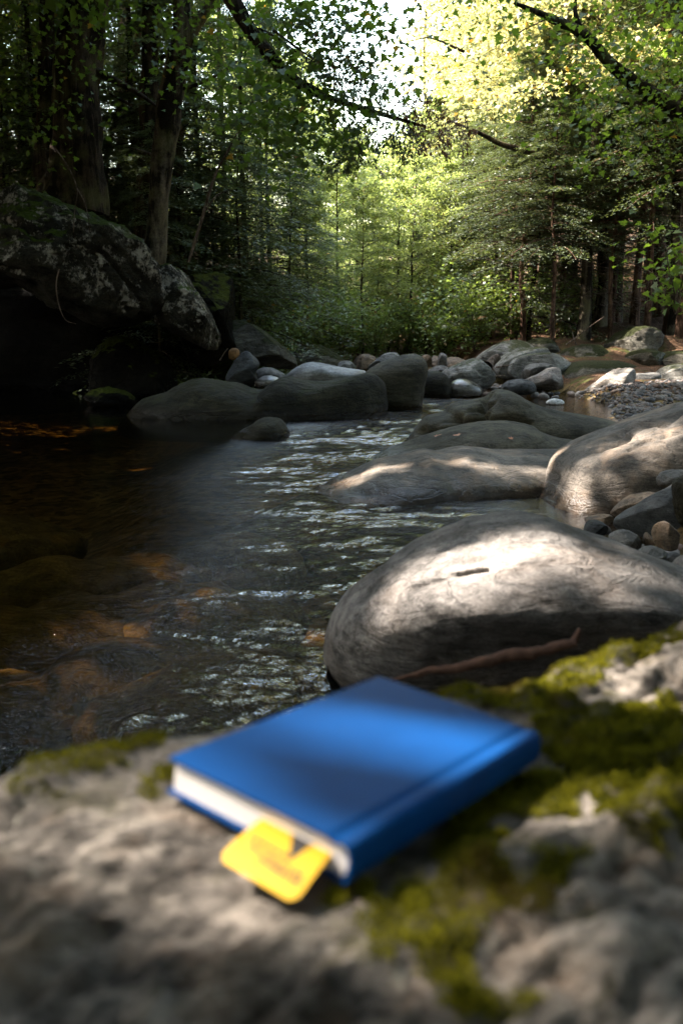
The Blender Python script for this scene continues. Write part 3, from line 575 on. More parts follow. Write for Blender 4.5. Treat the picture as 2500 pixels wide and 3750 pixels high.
# ------------------------------------------------------------------ trees
def unit(v): return v / (np.linalg.norm(v, axis=-1, keepdims=True) + 1e-9)
def kites(b, C, D, N, L, Wd, fold=.15, rnd=None, r=None):
    """leaf-shaped quads: base at C, pointing along D, facing N"""
    D = unit(D); Sd = unit(np.cross(D, N)); N2 = np.cross(Sd, D); L = np.broadcast_to(L, (len(C),))[:, None]; Wd = np.broadcast_to(Wd, (len(C),))[:, None]
    V = np.stack([C, C + D * L * .45 + Sd * Wd * .5 + N2 * Wd * fold, C + D * L, C + D * L * .45 - Sd * Wd * .5 + N2 * Wd * fold], 1)
    F = np.arange(len(C) * 4).reshape(-1, 4); b.add(V, F, r.random(len(C)) if rnd is None else rnd)
MAPLE = np.array([(0, 0), (.10, .18), (.42, .12), (.34, .34), (.52, .55), (.26, .55), (.20, .72), (0, 1.0), (-.20, .72), (-.26, .55), (-.52, .55), (-.34, .34), (-.42, .12), (-.10, .18)])
def maple_leaves(b, C, D, N, L, r):
    D = unit(D); Sd = unit(np.cross(D, N)); L = np.broadcast_to(L, (len(C),))[:, None, None]
    N2 = np.cross(Sd, D)
    V = C[:, None] + L * (Sd[:, None] * MAPLE[None, :, :1] + D[:, None] * MAPLE[None, :, 1:] + N2[:, None] * (np.abs(MAPLE[None, :, :1]) * .25 - MAPLE[None, :, 1:] ** 2 * .15))
    b.add(V, np.arange(len(C) * 14).reshape(-1, 14), r.random(len(C)))

def gen_deciduous(seed, H=14, h0=3, R=3.2, tr=.16, limbs=34, twigs=9, per=52, leaf=.10, lean=(0, 0), cull=None, origin=(0, 0, 0), lobed=False, up=.45):
    r = np.random.default_rng(seed); tb, bb, lb = MB(), MB(), MB(); org = np.array(origin, float)
    n = 12; tt = np.linspace(0, 1, n); w = np.cumsum(r.normal(0, .05, (n, 2)), 0) * H / 14
    T = np.stack([w[:, 0] + lean[0] * tt ** 1.3, w[:, 1] + lean[1] * tt ** 1.3, H * tt - .4], 1)
    rad = tr * (1 - .86 * tt); rad[0] *= 1.45; rad[1] *= 1.08
    tb.tube(T, rad, 12)
    Cs, Ds = [], []
    for i in range(limbs):
        u = (i + r.random()) / limbs; h = (h0 + (H * .98 - h0) * u + .4) / H
        p0 = np.array([np.interp(h, tt, T[:, k]) for k in range(3)])
        az = i * 2.4 + r.normal(0, .4); el = .1 + up * u * 1.6 + r.normal(0, .15)
        Ln = R * (.35 + .65 * math.sin(math.pi * min(1, .28 + .72 * u))) * r.uniform(.7, 1.15)
        d = np.array([math.cos(az) * math.cos(el), math.sin(az) * math.cos(el), math.sin(el)])
        s = np.linspace(0, 1, 6)[:, None]; side = np.cross(d, [0, 0, 1.]) * r.normal(0, .14)
        L = p0 + d * Ln * s + side * Ln * s ** 2 + np.array([0, 0, -1]) * Ln * .22 * s ** 2 + r.normal(0, .04, (6, 3)) * s
        if cull and lit_path(np.stack([np.interp(np.linspace(0, 1, 60), s[:, 0], L[:, a_]) for a_ in range(3)], 1) + org).any(): continue
        bb.tube(L, max(.012, tr * .34 * (1 - .6 * u)) * (1 - .82 * s[:, 0]), 5)
        for j in range(twigs):
            q_ = .22 + .78 * (j + r.random()) / twigs; pt = np.array([np.interp(q_, s[:, 0], L[:, k]) for k in range(3)])
            a2 = r.uniform(.5, 1.3) * (1 if j % 2 else -1); ca, sa = math.cos(a2), math.sin(a2)
            d2 = np.array([d[0] * ca - d[1] * sa, d[0] * sa + d[1] * ca, d[2] * .4 + r.normal(0, .22)]); l2 = Ln * r.uniform(.2, .42) + .25
            s2 = np.linspace(0, 1, 4)[:, None]; tw = pt + d2 * l2 * s2 + np.array([0, 0, -.18]) * l2 * s2 ** 2
            if not (cull and lit_path(tw + org).any()): bb.tube(tw, .010 * (1 - .7 * s2[:, 0]), 3, False)
            m = int(per * r.uniform(.6, 1.3)); k_ = r.uniform(.08, 1.05, m)[:, None]
            C = pt + d2 * l2 * k_ + np.array([0, 0, -.18]) * l2 * k_ ** 2 + r.normal(0, 1, (m, 3)) * np.array([.17, .17, .07]) * (.6 + .5 * l2)
            Cs.append(C); Ds.append(np.tile(unit(d2), (m, 1)))
    C = np.concatenate(Cs); D = np.concatenate(Ds) * .5 + r.normal(0, .55, C.shape) + np.array([0, 0, -.25]); N = np.array([0, 0, 1.]) + r.normal(0, .42, C.shape)
    if cull:
        keep = ~lit_path(C + org); C, D, N = C[keep], D[keep], N[keep]
    sz = leaf * r.uniform(.7, 1.25, len(C))
    (maple_leaves(lb, C, D, N, sz, r) if lobed else kites(lb, C, D, N, sz, sz * .72, r=r))
    return tb, bb, lb
def gen_hemlock(seed, H=14, h0=1.0, R=2.4, tr=.14, nb=95, twigs=22, per=13, dead=0, droop=.28, fl=.055, skew=1.0):
    r = np.random.default_rng(seed); tb, bb, lb, db = MB(), MB(), MB(), MB()
    n = 12; tt = np.linspace(0, 1, n); w = np.cumsum(r.normal(0, .03, (n, 2)), 0)
    T = np.stack([w[:, 0], w[:, 1], H * tt - .4], 1); rad = tr * (1 - .9 * tt); rad[0] *= 1.4; tb.tube(T, rad, 10)
    for i in range(dead):
        h = r.uniform(.5, h0 + 1.2) ; p0 = np.array([np.interp((h + .4) / H, tt, T[:, k]) for k in range(3)]); az = r.uniform(0, 6.3); Ln = r.uniform(.3, 1.3)
        s = np.linspace(0, 1, 4)[:, None]; d = np.array([math.cos(az), math.sin(az), r.normal(0, .25)]); L = p0 + d * Ln * s + r.normal(0, .05, (4, 3)) * s
        db.tube(L, .012 * (1 - .8 * s[:, 0]), 3, False)
        for _ in range(3):
            k_ = r.uniform(.4, .95); pt = p0 + d * Ln * k_; d2 = d + r.normal(0, .6, 3); db.tube(np.stack([pt, pt + d2 * Ln * .3]), [.006, .002], 3, False)
    Cs, Ds, Ns = [], [], []
    for i in range(nb):
        u = ((i + r.random()) / nb) ** skew; h = h0 + (H - .3 - h0) * u
        p0 = np.array([np.interp((h + .4) / H, tt, T[:, k]) for k in range(3)]); az = i * 2.4 + r.normal(0, .5)
        Ln = (R * (1 - u) ** .75 + .25) * r.uniform(.65, 1.15); d = np.array([math.cos(az), math.sin(az), r.uniform(-.05, .22)])
        s = np.linspace(0, 1, 6)[:, None]; L = p0 + d * Ln * s - np.array([0, 0, 1]) * droop * Ln * s ** 2
        bb.tube(L, max(.007, .018 * Ln / R) * (1 - .8 * s[:, 0]), 4, False); side = unit(np.cross(d, [0, 0, 1.]))
        for j in range(twigs):
            q_ = .12 + .88 * (j + .5) / twigs; pt = p0 + d * Ln * q_ - np.array([0, 0, 1]) * droop * Ln * q_ ** 2
            sg = 1 if j % 2 else -1; l2 = Ln * .42 * (1 - .72 * q_) * r.uniform(.7, 1.2) + .08
            d2 = unit(side * sg + d * .75 + np.array([0, 0, r.normal(-.12, .12)])); m = per; k_ = (np.arange(m) + r.random(m))[:, None] / m
            C = pt + d2 * l2 * k_ - np.array([0, 0, .25]) * l2 * k_ ** 2 + r.normal(0, .018, (m, 3))
            alt = np.where(np.arange(m) % 2, 1, -1)[:, None]; sd = unit(np.cross(d2, [0, 0, 1.]))
            Cs.append(C); Ds.append(d2 * .8 + sd * alt * r.uniform(.5, 1.1, (m, 1)) + r.normal(0, .15, (m, 3)) + np.array([0, 0, -.15])); Ns.append(np.array([0, 0, 1.]) + r.normal(0, .3, (m, 3)))
    C, D, N = np.concatenate(Cs), np.concatenate(Ds), np.concatenate(Ns)
    kites(lb, C, D, N, fl * 1.5 * r.uniform(.7, 1.3, len(C)), fl * .52, .1, r=r)
    return tb, bb, lb, db

def make_tree(name, gen, label, cat, group, loc, bark, leaf, rz=0):
    o = empty(name, loc, label, cat, group, rz)
    parts = ['trunk', 'branches', 'foliage', 'dead_branches']
    for nm, mb in zip(parts, gen):
        if not mb.V: continue
        mb.build(nm, M[leaf] if nm == 'foliage' else (M['twig'] if nm == 'dead_branches' else M[bark]), o, smooth_=(nm != 'foliage'), kind='stuff' if nm in ('foliage', 'dead_branches', 'branches') else None)
    return o
def gz(x, y): return float(ground_z(np.array([x]), np.array([y]))[0])
def place(proto, used, x, y, rz, sc, label, group, dz=0.0):
    z = gz(x, y) + dz
    if not used[0]:
        used[0] = True; proto.location = (x, y, z); proto.rotation_euler = (0, 0, rz); proto.scale = (sc, sc, sc); proto['label'] = label; proto['group'] = group; return proto
    return dup(proto, (x, y, z), rz, sc, label, group)
ORD = 'first second third fourth fifth sixth seventh eighth ninth tenth eleventh twelfth thirteenth fourteenth fifteenth sixteenth seventeenth eighteenth nineteenth twentieth twenty-first twenty-second twenty-third twenty-fourth twenty-fifth twenty-sixth twenty-seventh twenty-eighth twenty-ninth thirtieth'.split()
def spread(protos, spots, label, group, many=None):
    us = [[False] for _ in protos]; obs = []
    for i, (x, y, sc) in enumerate(spots):
        k_ = i % len(protos); obs.append(place(protos[k_], us[k_], x, y, i * 1.9, sc, label, group))
    if many:
        inside = sorted([o for o in obs if o.location.y > 3 and 0 <= project(np.array(o.location))[0] <= 2500], key=lambda o: project(np.array(o.location))[0])
        for o in obs: o['label'] = label + ', out of view'
        for n, o in enumerate(inside): o['label'] = ('leftmost' if n == 0 else 'rightmost' if n == len(inside) - 1 else ORD[n] + ' from the left') + ' of the ' + many

# 1. sunlit broadleaf trees upstream and on the right bank
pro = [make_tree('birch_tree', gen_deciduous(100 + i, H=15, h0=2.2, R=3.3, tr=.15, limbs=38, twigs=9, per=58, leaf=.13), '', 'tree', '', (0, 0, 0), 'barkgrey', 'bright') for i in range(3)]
spread(pro, [(5.9, 26, 1.0), (7.2, 31, 1.1), (9.6, 29, 1.1), (6.6, 37, 1.15), (11.5, 34, 1.2), (9.5, 42, 1.3), (13.5, 41, 1.3), (7.4, 48, 1.2), (5.0, 35.5, .95), (12.0, 52, 1.5), (16.5, 47, 1.4), (15, 36, 1.2), (19, 40, 1.3), (10, 62, 1.5), (16, 62, 1.6), (22, 55, 1.6), (5.0, 29.5, .85), (8.2, 25.5, 1.0), (5.6, 33, .95)],
       'tall sunlit yellow-green broadleaf tree on the right bank upstream', 'sunlit broadleaf trees on the right bank', 'tall sunlit yellow-green trees on the right bank')
pro = [make_tree('birch_tree', gen_deciduous(110 + i, H=15, h0=5.2, R=2.9, tr=.13, limbs=36, twigs=9, per=58, leaf=.12), '', 'tree', '', (0, 0, 0), 'barkgrey', 'bright') for i in range(2)]
spread(pro, [(5.4, 20.5, .95), (6.3, 18.6, .9), (7.6, 21.5, 1.0), (4.9, 23.2, .95), (6.6, 23.5, 1.0), (9.0, 22.5, 1.05), (4.75, 19.2, .85), (8.3, 19.2, .95)],
       'slim high-crowned broadleaf tree rising through the right hemlock grove', 'high-crowned trees in the right grove', 'slim high-crowned trees in the right grove')
pro = [make_tree('young_tree', gen_deciduous(120 + i, H=9, h0=1.0, R=2.5, tr=.09, limbs=34, twigs=8, per=46, leaf=.12), '', 'tree', '', (0, 0, 0), 'barkgrey', 'fresh') for i in range(2)]
spread(pro, [(.4, 46, .85), (2.6, 44, .8), (-1.8, 38, .95), (4.4, 50, .95), (-3.2, 44, 1.05), (1.2, 56, 1.0), (3.6, 36, .62), (-.6, 33, .62), (-2.4, 30, .85), (5.2, 42, 1.0), (-4.5, 52, 1.3), (2.4, 66, 1.15), (6.0, 60, 1.3), (-1.5, 62, 1.25), (-7, 60, 1.6), (3.9, 28, .55), (1.5, 26.5, .6), (-.2, 28.5, .66), (2.7, 31, .75), (.6, 36, .8), (3.1, 26, .5), (.5, 23.6, .46), (1.7, 24.2, .52), (-.8, 22.4, .42), (2.6, 23.2, .45)],
       'pale green young tree closing the valley beyond the upstream rocks', 'young trees closing the valley', 'pale green young trees beyond the upstream rocks')
pro = [make_tree('birch_tree', gen_deciduous(130, H=17, h0=5, R=3.0, tr=.12, limbs=36, twigs=8, per=15, leaf=.13), '', 'tree', '', (0, 0, 0), 'barkgrey', 'bright')]
spread(pro, [(3.6, 41, 1.0)], 'thin-leaved tall tree standing in the sky gap upstream', 'thin-leaved trees in the sky gap', 'two thin-leaved trees in the sky gap')
# 2. hemlocks
pro = [make_tree('hemlock_tree', gen_hemlock(200 + i, H=13, h0=.7, R=2.9, tr=.11, nb=170, dead=6, skew=1.5, twigs=25, fl=.072), '', 'tree', '', (0, 0, 0), 'bark', 'needle') for i in range(3)]
spread(pro, [(-2.8, 17.4, .78), (-1.9, 19.5, .72), (-3.8, 18.5, .75), (-2.9, 20.5, .72), (-1.7, 23, .6), (-4.4, 21.5, .65), (-5.4, 18, .65), (-7, 21, .65), (-5.5, 26, .65), (-9.5, 24, .8), (-12, 28, 1.0), (-8, 31, .8), (-15, 24, 1.0), (-11, 19, .9)],
       'dark green hemlock with drooping sprays on the left bank', 'hemlocks on the left bank', 'dark drooping hemlocks on the left bank')
pro2 = [make_tree('pole_hemlock', gen_hemlock(220 + i, H=14, h0=3.2, R=2.2, tr=.10, nb=90, twigs=22, dead=30), '', 'tree', '', (0, 0, 0), 'barkred', 'needle') for i in range(3)]
sp = [(px, Y, s_) for px, Y, s_ in [(1905, 20, .9), (1965, 23, .9), (2030, 21, 1.15), (2075, 24, .8), (2110, 20, .75), (2165, 22, 1.0), (2215, 19, .8), (2255, 23, 1.1), (2300, 20, .85), (2345, 18.5, .7), (2385, 22, 1.1), (2425, 19, 1.0), (2465, 17.5, .8), (2500, 21, 1.1), (2560, 19, 1.0), (2640, 18, 1.0), (1850, 24, .9), (2340, 26, 1.1), (2440, 27, 1.1), (2190, 28, 1.1), (2010, 29, 1.1), (2720, 21, 1.2), (2800, 17, 1.1), (1720, 24, .8), (1790, 22.5, .85), (1860, 21, .75), (1935, 25, 1.0), (2000, 18.5, .7), (2140, 25, 1.0), (2235, 21, .8)]]
pro3 = [make_tree('pole_hemlock', gen_hemlock(230 + i, H=6.6, h0=2.5, R=1.9, tr=.075, nb=64, twigs=22, dead=26), '', 'tree', '', (0, 0, 0), 'barkred', 'needle') for i in range(2)]
spread(pro3, [((px - 1250) / FPX * Y, Y, s_) for px, Y, s_ in sp if px < 2280], 'short dark hemlock fronting the right grove', 'short hemlocks at the front of the right grove', 'short dark hemlocks fronting the right grove')
sp = [t_ for t_ in sp if t_[0] >= 2280]
spread(pro2, [((px - 1250) / FPX * Y, Y, s_) for px, Y, s_ in sp], 'reddish bare-stemmed hemlock pole of the right grove', 'hemlock poles in the right grove', 'reddish hemlock poles in the right grove')
pro = [make_tree('hemlock_sapling', gen_hemlock(240 + i, H=6.5, h0=.5, R=1.7, tr=.06, nb=70, twigs=20, per=12, fl=.05), '', 'tree', '', (0, 0, 0), 'bark', 'needle') for i in range(2)]
spread(pro, [(3.9, 20.5, 1.0), (4.7, 23, 1.1), (3.2, 24.5, .9), (5.3, 21.5, .8), (2.9, 29, 1.0), (6.4, 24.5, 1.1)], 'bluish young hemlock standing at the edge of the right grove', 'young hemlocks on the right bank', 'bluish young hemlocks edging the right grove')
pro = [make_tree('hemlock_sapling', gen_hemlock(250, H=6.0, h0=.4, R=1.8, tr=.06, nb=66, twigs=20, per=12, fl=.05), '', 'tree', '', (0, 0, 0), 'bark', 'needle')]
spread(pro, [(-1.75, 17.2, .8), (-1.2, 21, .8), (-.9, 26, .9), (-2.9, 15.9, .8), (-3.5, 16.6, .6), (-4.4, 17.3, .65), (-5.2, 18.8, .8), (-3.0, 18.6, .8), (.9, 25.5, .55), (-.3, 23.2, .5), (2.1, 26.5, .6), (-6.2, 18.2, .6), (-2.3, 18.1, .7), (-4.0, 20.3, .8), (-7.4, 19.5, .8)], 'low bushy hemlock sapling at the edge of the wood', 'hemlock saplings at the edge of the wood', 'bushy hemlock saplings along the wood edge')
# 3. shaded broadleaf trees on the left bank behind the trunks
pro = [make_tree('maple_tree', gen_deciduous(300 + i, H=13, h0=1.6, R=3.0, tr=.12, limbs=34, twigs=8, per=46, leaf=.12), '', 'tree', '', (0, 0, 0), 'bark', 'maple') for i in range(2)]
spread(pro, [(-6.5, 24.5, .6), (-9, 20, .8), (-12, 24, 1.0), (-8.5, 28, .75), (-14, 31, 1.2), (-18, 28, 1.2), (-16, 40, 1.4), (-22, 36, 1.4), (-7.2, 21.5, .6), (-5.6, 21.2, .52), (-8.2, 23.5, .65), (-10, 26, .9), (-4.4, 26, .55), (-6.2, 29, .6), (-12.5, 33, 1.0), (-9.5, 17.5, .75), (-6.4, 18.6, .55)],
       'leafy green maple deep in the left bank wood', 'maples deep in the left wood', 'leafy maples deep in the left bank wood')
# 4. bank shrubs
def gen_shrub(seed, H=1.6, R=1.0, stems=12, per=90, leaf=.085, lobed=False):
    r = np.random.default_rng(seed); sb, lb = MB(), MB(); Cs, Ds = [], []
    for i in range(stems):
        az = i * 2.4 + r.normal(0, .3); out = R * r.uniform(.3, 1.0); hh = H * r.uniform(.5, 1.0); s = np.linspace(0, 1, 6)[:, None]
        L = np.concatenate([math.cos(az) * out * s ** 1.5, math.sin(az) * out * s ** 1.5, hh * (1.25 * s - .25 * s ** 3)], 1) + r.normal(0, .03, (6, 3)) * s
        sb.tube(L, .012 * (1 - .8 * s[:, 0]), 4, False); m = per; k_ = r.uniform(.04, 1.05, m) ** .8
        C = np.stack([np.interp(k_, s[:, 0], L[:, a]) for a in range(3)], 1) + r.normal(0, 1, (m, 3)) * np.array([.18, .18, .08]); Cs.append(C); Ds.append(r.normal(0, 1, (m, 3)) * [1, 1, .3] + [0, 0, -.25])
    C, D = np.concatenate(Cs), np.concatenate(Ds); N = np.array([0, 0, 1.]) + r.normal(0, .4, C.shape); sz = leaf * r.uniform(.7, 1.3, len(C))
    (maple_leaves(lb, C, D, N, sz, r) if lobed else kites(lb, C, D, N, sz, sz * .7, r=r)); return sb, lb
def make_shrub(name, gen, leaf, label='', group=''):
    o = empty(name, (0, 0, 0), label, 'shrub', group)
    gen[0].build('stems', M['twig'], o, kind='stuff'); gen[1].build('foliage', M[leaf], o, smooth_=False, kind='stuff'); return o
pro = [make_shrub('shrub', gen_shrub(400 + i, 1.9, 1.15, 14, 110, .095), 'fern') for i in range(3)]
spread(pro, [((px - 1250) / FPX * Y, Y, s_) for px, Y, s_ in [(1010, 17.5, .7), (1075, 19, .9), (1130, 21, .9), (1190, 23, .85), (1250, 22, .8), (1310, 24, .85), (1370, 22.5, .7), (1420, 25, .9), (1490, 24, .8), (1560, 23, .85), (1620, 21.5, .9), (1680, 22.5, 1.1), (1730, 20.5, .8), (1790, 23, 1.0), (1240, 27, 1.1), (1340, 29, 1.1), (1450, 30, 1.1), (1540, 28, 1.0), (1120, 26, 1.1), (1640, 27, 1.2), (1880, 20.5, .8), (1960, 21.5, .9), (2060, 20.5, .7), (2150, 21.5, .8)]],
       'leafy green shrub at the forest edge behind the upstream rocks', 'shrubs behind the upstream rocks', 'leafy shrubs behind the upstream rocks')
pro = [make_shrub('shrub', gen_shrub(410, .9, .8, 12, 80, .08), 'fern')]
spread(pro, [((px - 1250) / FPX * Y, Y, s_) for px, Y, s_ in [(880, 16.5, 1.0), (940, 16.8, .9), (720, 16, .8), (640, 15.8, .8), (560, 16.5, 1), (460, 16, .9)]], 'low leafy plant on the mossy rocks of the left bank', 'low plants on the left bank rocks', 'low leafy plants on the left bank rocks')
s1 = make_shrub('sapling', gen_shrub(420, 1.4, .9, 7, 34, .13, True), 'shade', 'dark leafy maple sprig at the right edge below the grove'); s1.location = at(2470, 1150, 13.5); s1['category'] = 'sapling'

# 5. trunks of the left bank, each its own shape
def limb(mb, pts, rads, sides=10, n=5):
    p = np.asarray(pts, float); q_ = np.concatenate([[2 * p[0] - p[1]], p, [2 * p[-1] - p[-2]]]); out = []
    for i in range(1, len(q_) - 2):
        a, b_, c, d = q_[i - 1:i + 3]
        for t in np.arange(n) / n: out.append(.5 * (2 * b_ + (c - a) * t + (2 * a - 5 * b_ + 4 * c - d) * t * t + (3 * b_ - a - 3 * c + d) * t ** 3))
    out.append(p[-1]); out = np.array(out); rr = np.interp(np.linspace(0, 1, len(out)), np.linspace(0, 1, len(rads)), rads); mb.tube(out, rr, sides); return out
def own_tree(name, label, lines, bark, cat='tree', foliage=None, leafmat='shade', mult=2):
    base = np.array(lines[0][0][0]); o = empty(name, base, label, cat)
    for i, (pts, rads) in enumerate(lines):
        b = MB(); cen = limb(b, np.asarray(pts) - base, rads, 26 if i == 0 else 7, 16 if i == 0 else 5)
        if i == 0 and rads[0] > .09:
            V = b.V[0]; cc_ = np.repeat(cen, 26, 0); rad_ = V - cc_; a_ = V * np.array([9, 9, 1.1]) + base; b.V[0] = V + rad_ * ((np.abs(noise3(a_)) * .22 + noise3(a_ * 2.3) * .10 + noise3(V * 1.5 + base) * .14)[:, None])
        b.build('trunk' if i == 0 else 'branch', M[bark], o)
    if foliage is not None and len(foliage):
        C = np.concatenate(foliage + [f_ + rng.normal(0, .22, f_.shape) for f_ in foliage for _ in range(mult)]); C = C[~lit_path(C)]; r = np.random.default_rng(len(C)); fb = MB()
        maple_leaves(fb, C - base, r.normal(0, 1, C.shape) * [1, 1, .4] + [0, 0, -.35], np.array([0, 0, 1.]) + r.normal(0, .45, C.shape), .088 * r.uniform(.6, 1.2, len(C)), r)
        fb.build('foliage', M[leafmat], o, smooth_=False, kind='stuff')
    return o
def cloud(px, py, Y, n, sx, sy, sy_d=.6):
    """leaves spread round a point of the place"""
    c = at(px, py, Y); return c + rng.normal(0, 1, (n, 3)) * np.array([sx, sy_d, sy])
def pl(Y, *pts): return [at(x, y, Y) for x, y in pts]
own_tree('maple_tree', 'thick rough-barked tree trunk leaning over the left cliff top', mult=0, lines=
         [(pl(14.6, (265, 760), (285, 620), (290, 480), (280, 300), (300, 130), (330, -60), (370, -420)), [.50, .36, .32, .30, .28, .26, .2]),
          (pl(14.6, (350, 260), (430, 300), (520, 350), (600, 410)), [.07, .05, .03, .01]), (pl(14.2, (330, 40), (420, -60), (560, -160)), [.10, .07, .04])], bark='bark', foliage=
         [cloud(x, y, 13.2, n, .55, .32) for x, y, n in [(60, 60, 120), (180, 130, 90), (60, 330, 90), (260, 360, 40), (120, 470, 70), (380, 60, 80), (470, 130, 60), (30, 200, 110), (330, -20, 90), (20, 520, 60)]])
own_tree('maple_tree', 'straight slim dark trunk left of the forked tree', [(pl(16.5, (530, 1000), (540, 700), (545, 400), (550, 150), (552, -300)), [.2, .15, .135, .125, .10]), (pl(16.5, (548, 250), (620, 190), (700, 130)), [.04, .03, .01]), (pl(16.5, (545, 420), (470, 380), (380, 330)), [.04, .025, .01])], 'bark')
own_tree('birch_tree', 'forked mottled tree trunk leaning right above the lichened shelf',
         [(pl(13.9, (560, 1010), (572, 850), (590, 640), (615, 430), (650, 230), (670, 120), (665, -60), (655, -400)), [.15, .13, .14, .145, .14, .12, .10, .07]),
          (pl(13.9, (655, 200), (700, 120), (760, 30), (840, -80), (950, -200)), [.10, .085, .075, .06, .04]),
          (pl(13.9, (640, 330), (720, 310), (850, 240), (930, 150)), [.03, .025, .018, .008]), (pl(13.9, (600, 600), (540, 560), (470, 540)), [.03, .02, .008])], 'barkgrey', foliage=
         [cloud(x, y, 12.8, n, .5, .28) for x, y, n in [(700, 60, 60), (820, 130, 70), (760, 220, 40), (880, 40, 70)]])
own_tree('maple_tree', 'thin trunk at the far left behind the thick leaning tree', [(pl(17, (150, 800), (165, 450), (170, 200), (180, -200)), [.17, .14, .13, .1])], 'bark')
own_tree('maple_tree', 'pale distant trunk at the left edge behind the leaves', [(pl(20, (95, 620), (90, 300), (85, 0), (80, -200)), [.16, .14, .13, .1])], 'barkgrey')
lt = 'thin dim trunk standing in the shaded left bank wood'
for n_tr, (px, Y, rd) in enumerate(sorted([(440, 19, .05), (480, 23, .09), (720, 21, .07), (815, 22, .05), (350, 25, .10), (230, 23, .09), (20, 22, .1)])):
    x = (px - 1250) / FPX * Y; z = gz(x, Y); o = own_tree('thin_tree', ('leftmost' if n_tr == 0 else ORD[n_tr] + ' from the left') + ' of the thin dim trunks in the shaded left wood', [([(x, Y, z - .3), (x + rng.normal(0, .15), Y, z + 2), (x + rng.normal(0, .3), Y, z + 4.5), (x + rng.normal(0, .5), Y, z + 7), (x + rng.normal(0, .8), Y, z + 11)], [rd * 1.2, rd, rd * .9, rd * .5])], 'barkred'); o['group'] = 'thin trunks in the left wood'
own_tree('dead_sapling', 'pale dead sapling leaning beside the forked tree', [(pl(13.2, (690, 960), (740, 800), (785, 650), (830, 560), (900, 430)), [.018, .022, .018, .014, .006]), (pl(13.2, (740, 790), (790, 720), (850, 690)), [.01, .008, .003])], 'twig', cat='dead tree')

# the limb hanging across the stream, with maple leaves, dead and green sprays
o = own_tree('overhanging_tree', 'dark limb arching from the upper left across the stream', mult=1, lines=
         [(pl(11, (640, -420), (760, -160), (850, 0), (930, 130), (1040, 260), (1150, 335), (1300, 390), (1420, 425), (1560, 465)), [.10, .085, .072, .062, .052, .042, .03, .02, .01]),
          (pl(11, (1020, 240), (1030, 330), (1018, 420)), [.014, .01, .004]), (pl(11, (1090, 300), (1085, 380), (1060, 440)), [.014, .01, .004]),
          (pl(11, (900, 90), (1000, 130), (1100, 200), (1180, 240)), [.018, .014, .01, .004]), (pl(11, (1000, 110), (1080, 170), (1150, 215), (1230, 245)), [.016, .013, .009, .004]),
          (pl(11, (1150, 335), (1220, 330), (1300, 345)), [.014, .01, .003]), (pl(11, (1300, 390), (1380, 395), (1480, 430)), [.012, .008, .003])], bark='bark', foliage=
         [cloud(x, y, 10.6, n, .28, .2, .45) for x, y, n in [(1130, 40, 110), (1220, 40, 60), (1060, 60, 80), (1200, 110, 50), (1000, 420, 80), (1080, 450, 110), (1150, 490, 110), (1060, 520, 60), (1200, 420, 70), (1140, 380, 60), (980, 330, 60), (900, 420, 60), (860, 300, 60), (930, 240, 50), (1280, 20, 40), (1320, 90, 50), (1350, 180, 40), (1330, 290, 45), (1400, 40, 25), (1420, 330, 35)]])
def sprays(parent, name, lines, mat, Y, n=16):
    base = np.array(parent.location); r = np.random.default_rng(len(lines) * 7 + int(Y)); b = MB()
    for (x0, y0, x1, y1) in lines:
        p0, p1 = at(x0, y0, Y), at(x1, y1, Y + r.normal(0, .3)); d = p1 - p0; Ln = np.linalg.norm(d); sd = unit(np.cross(d, [0, 1, .4 * r.normal()]))
        for j in range(n):
            q_ = (j + .5) / n; pt = p0 + d * q_; sg = 1 if j % 2 else -1; l2 = Ln * .36 * (1 - .7 * q_) + .05; m = 16; k_ = r.random((m, 1)); d2 = unit(d / Ln * .8 + sd * sg + r.normal(0, .25, 3))
            C = pt + d2 * l2 * k_ - np.array([0, 0, .1]) * k_ ** 2 * l2 + r.normal(0, .015, (m, 3)) - base; kites(b, C, d2 + r.normal(0, .5, (m, 3)), r.normal(0, .5, (m, 3)) + np.array([0, -.4, .8]), .06, .02, .1, r=r)
    b.build(name, M[mat], parent, smooth_=False, kind='stuff')
sprays(o, 'dead_needles', [(1420, 420, 1700, 480), (1400, 390, 1600, 400), (1450, 430, 1640, 540), (1500, 450, 1720, 520), (1080, 160, 1260, 210), (1180, 230, 1330, 300)], 'dead', 11)
sprays(o, 'needles', [(1200, 360, 1360, 500), (1300, 390, 1420, 540), (1380, 420, 1540, 560), (1150, 330, 1290, 470), (1460, 440, 1500, 590), (1250, 240, 1420, 330), (1150, 180, 1330, 250), (1230, 300, 1400, 360), (1330, 520, 1180, 620), (1330, 500, 1250, 610), (900, 60, 1010, 150), (1100, 60, 1250, 120), (1000, 20, 1130, 90), (1060, 230, 1200, 300)], 'needle', 10.8)

# right bank: near leafy boughs reaching in from beyond the edge
own_tree('maple_tree', 'dark leafy bough reaching in from the upper right corner', mult=1, lines=
         [(pl(13, (2900, 700), (2650, 520), (2420, 370), (2250, 250), (2140, 130), (2000, 60), (1880, 10)), [.14, .12, .10, .08, .06, .04, .02]), (pl(13, (2130, 120), (2105, 50), (2110, -40)), [.04, .03, .01]), (pl(13, (2400, 360), (2300, 380), (2200, 360)), [.03, .02, .008])], bark='bark', foliage=
         [cloud(x, y, 12.6, n, .5, .24) for x, y, n in [(2380, 60, 130), (2470, 150, 140), (2350, 170, 100), (2250, 230, 80), (2150, 330, 50), (2330, 330, 90), (2460, 300, 110), (2430, 430, 70), (2290, 440, 60), (2100, 220, 40), (1900, 40, 60), (1800, 60, 40), (1980, 100, 40), (2400, 560, 60), (2230, 560, 50), (2480, 500, 60)]])
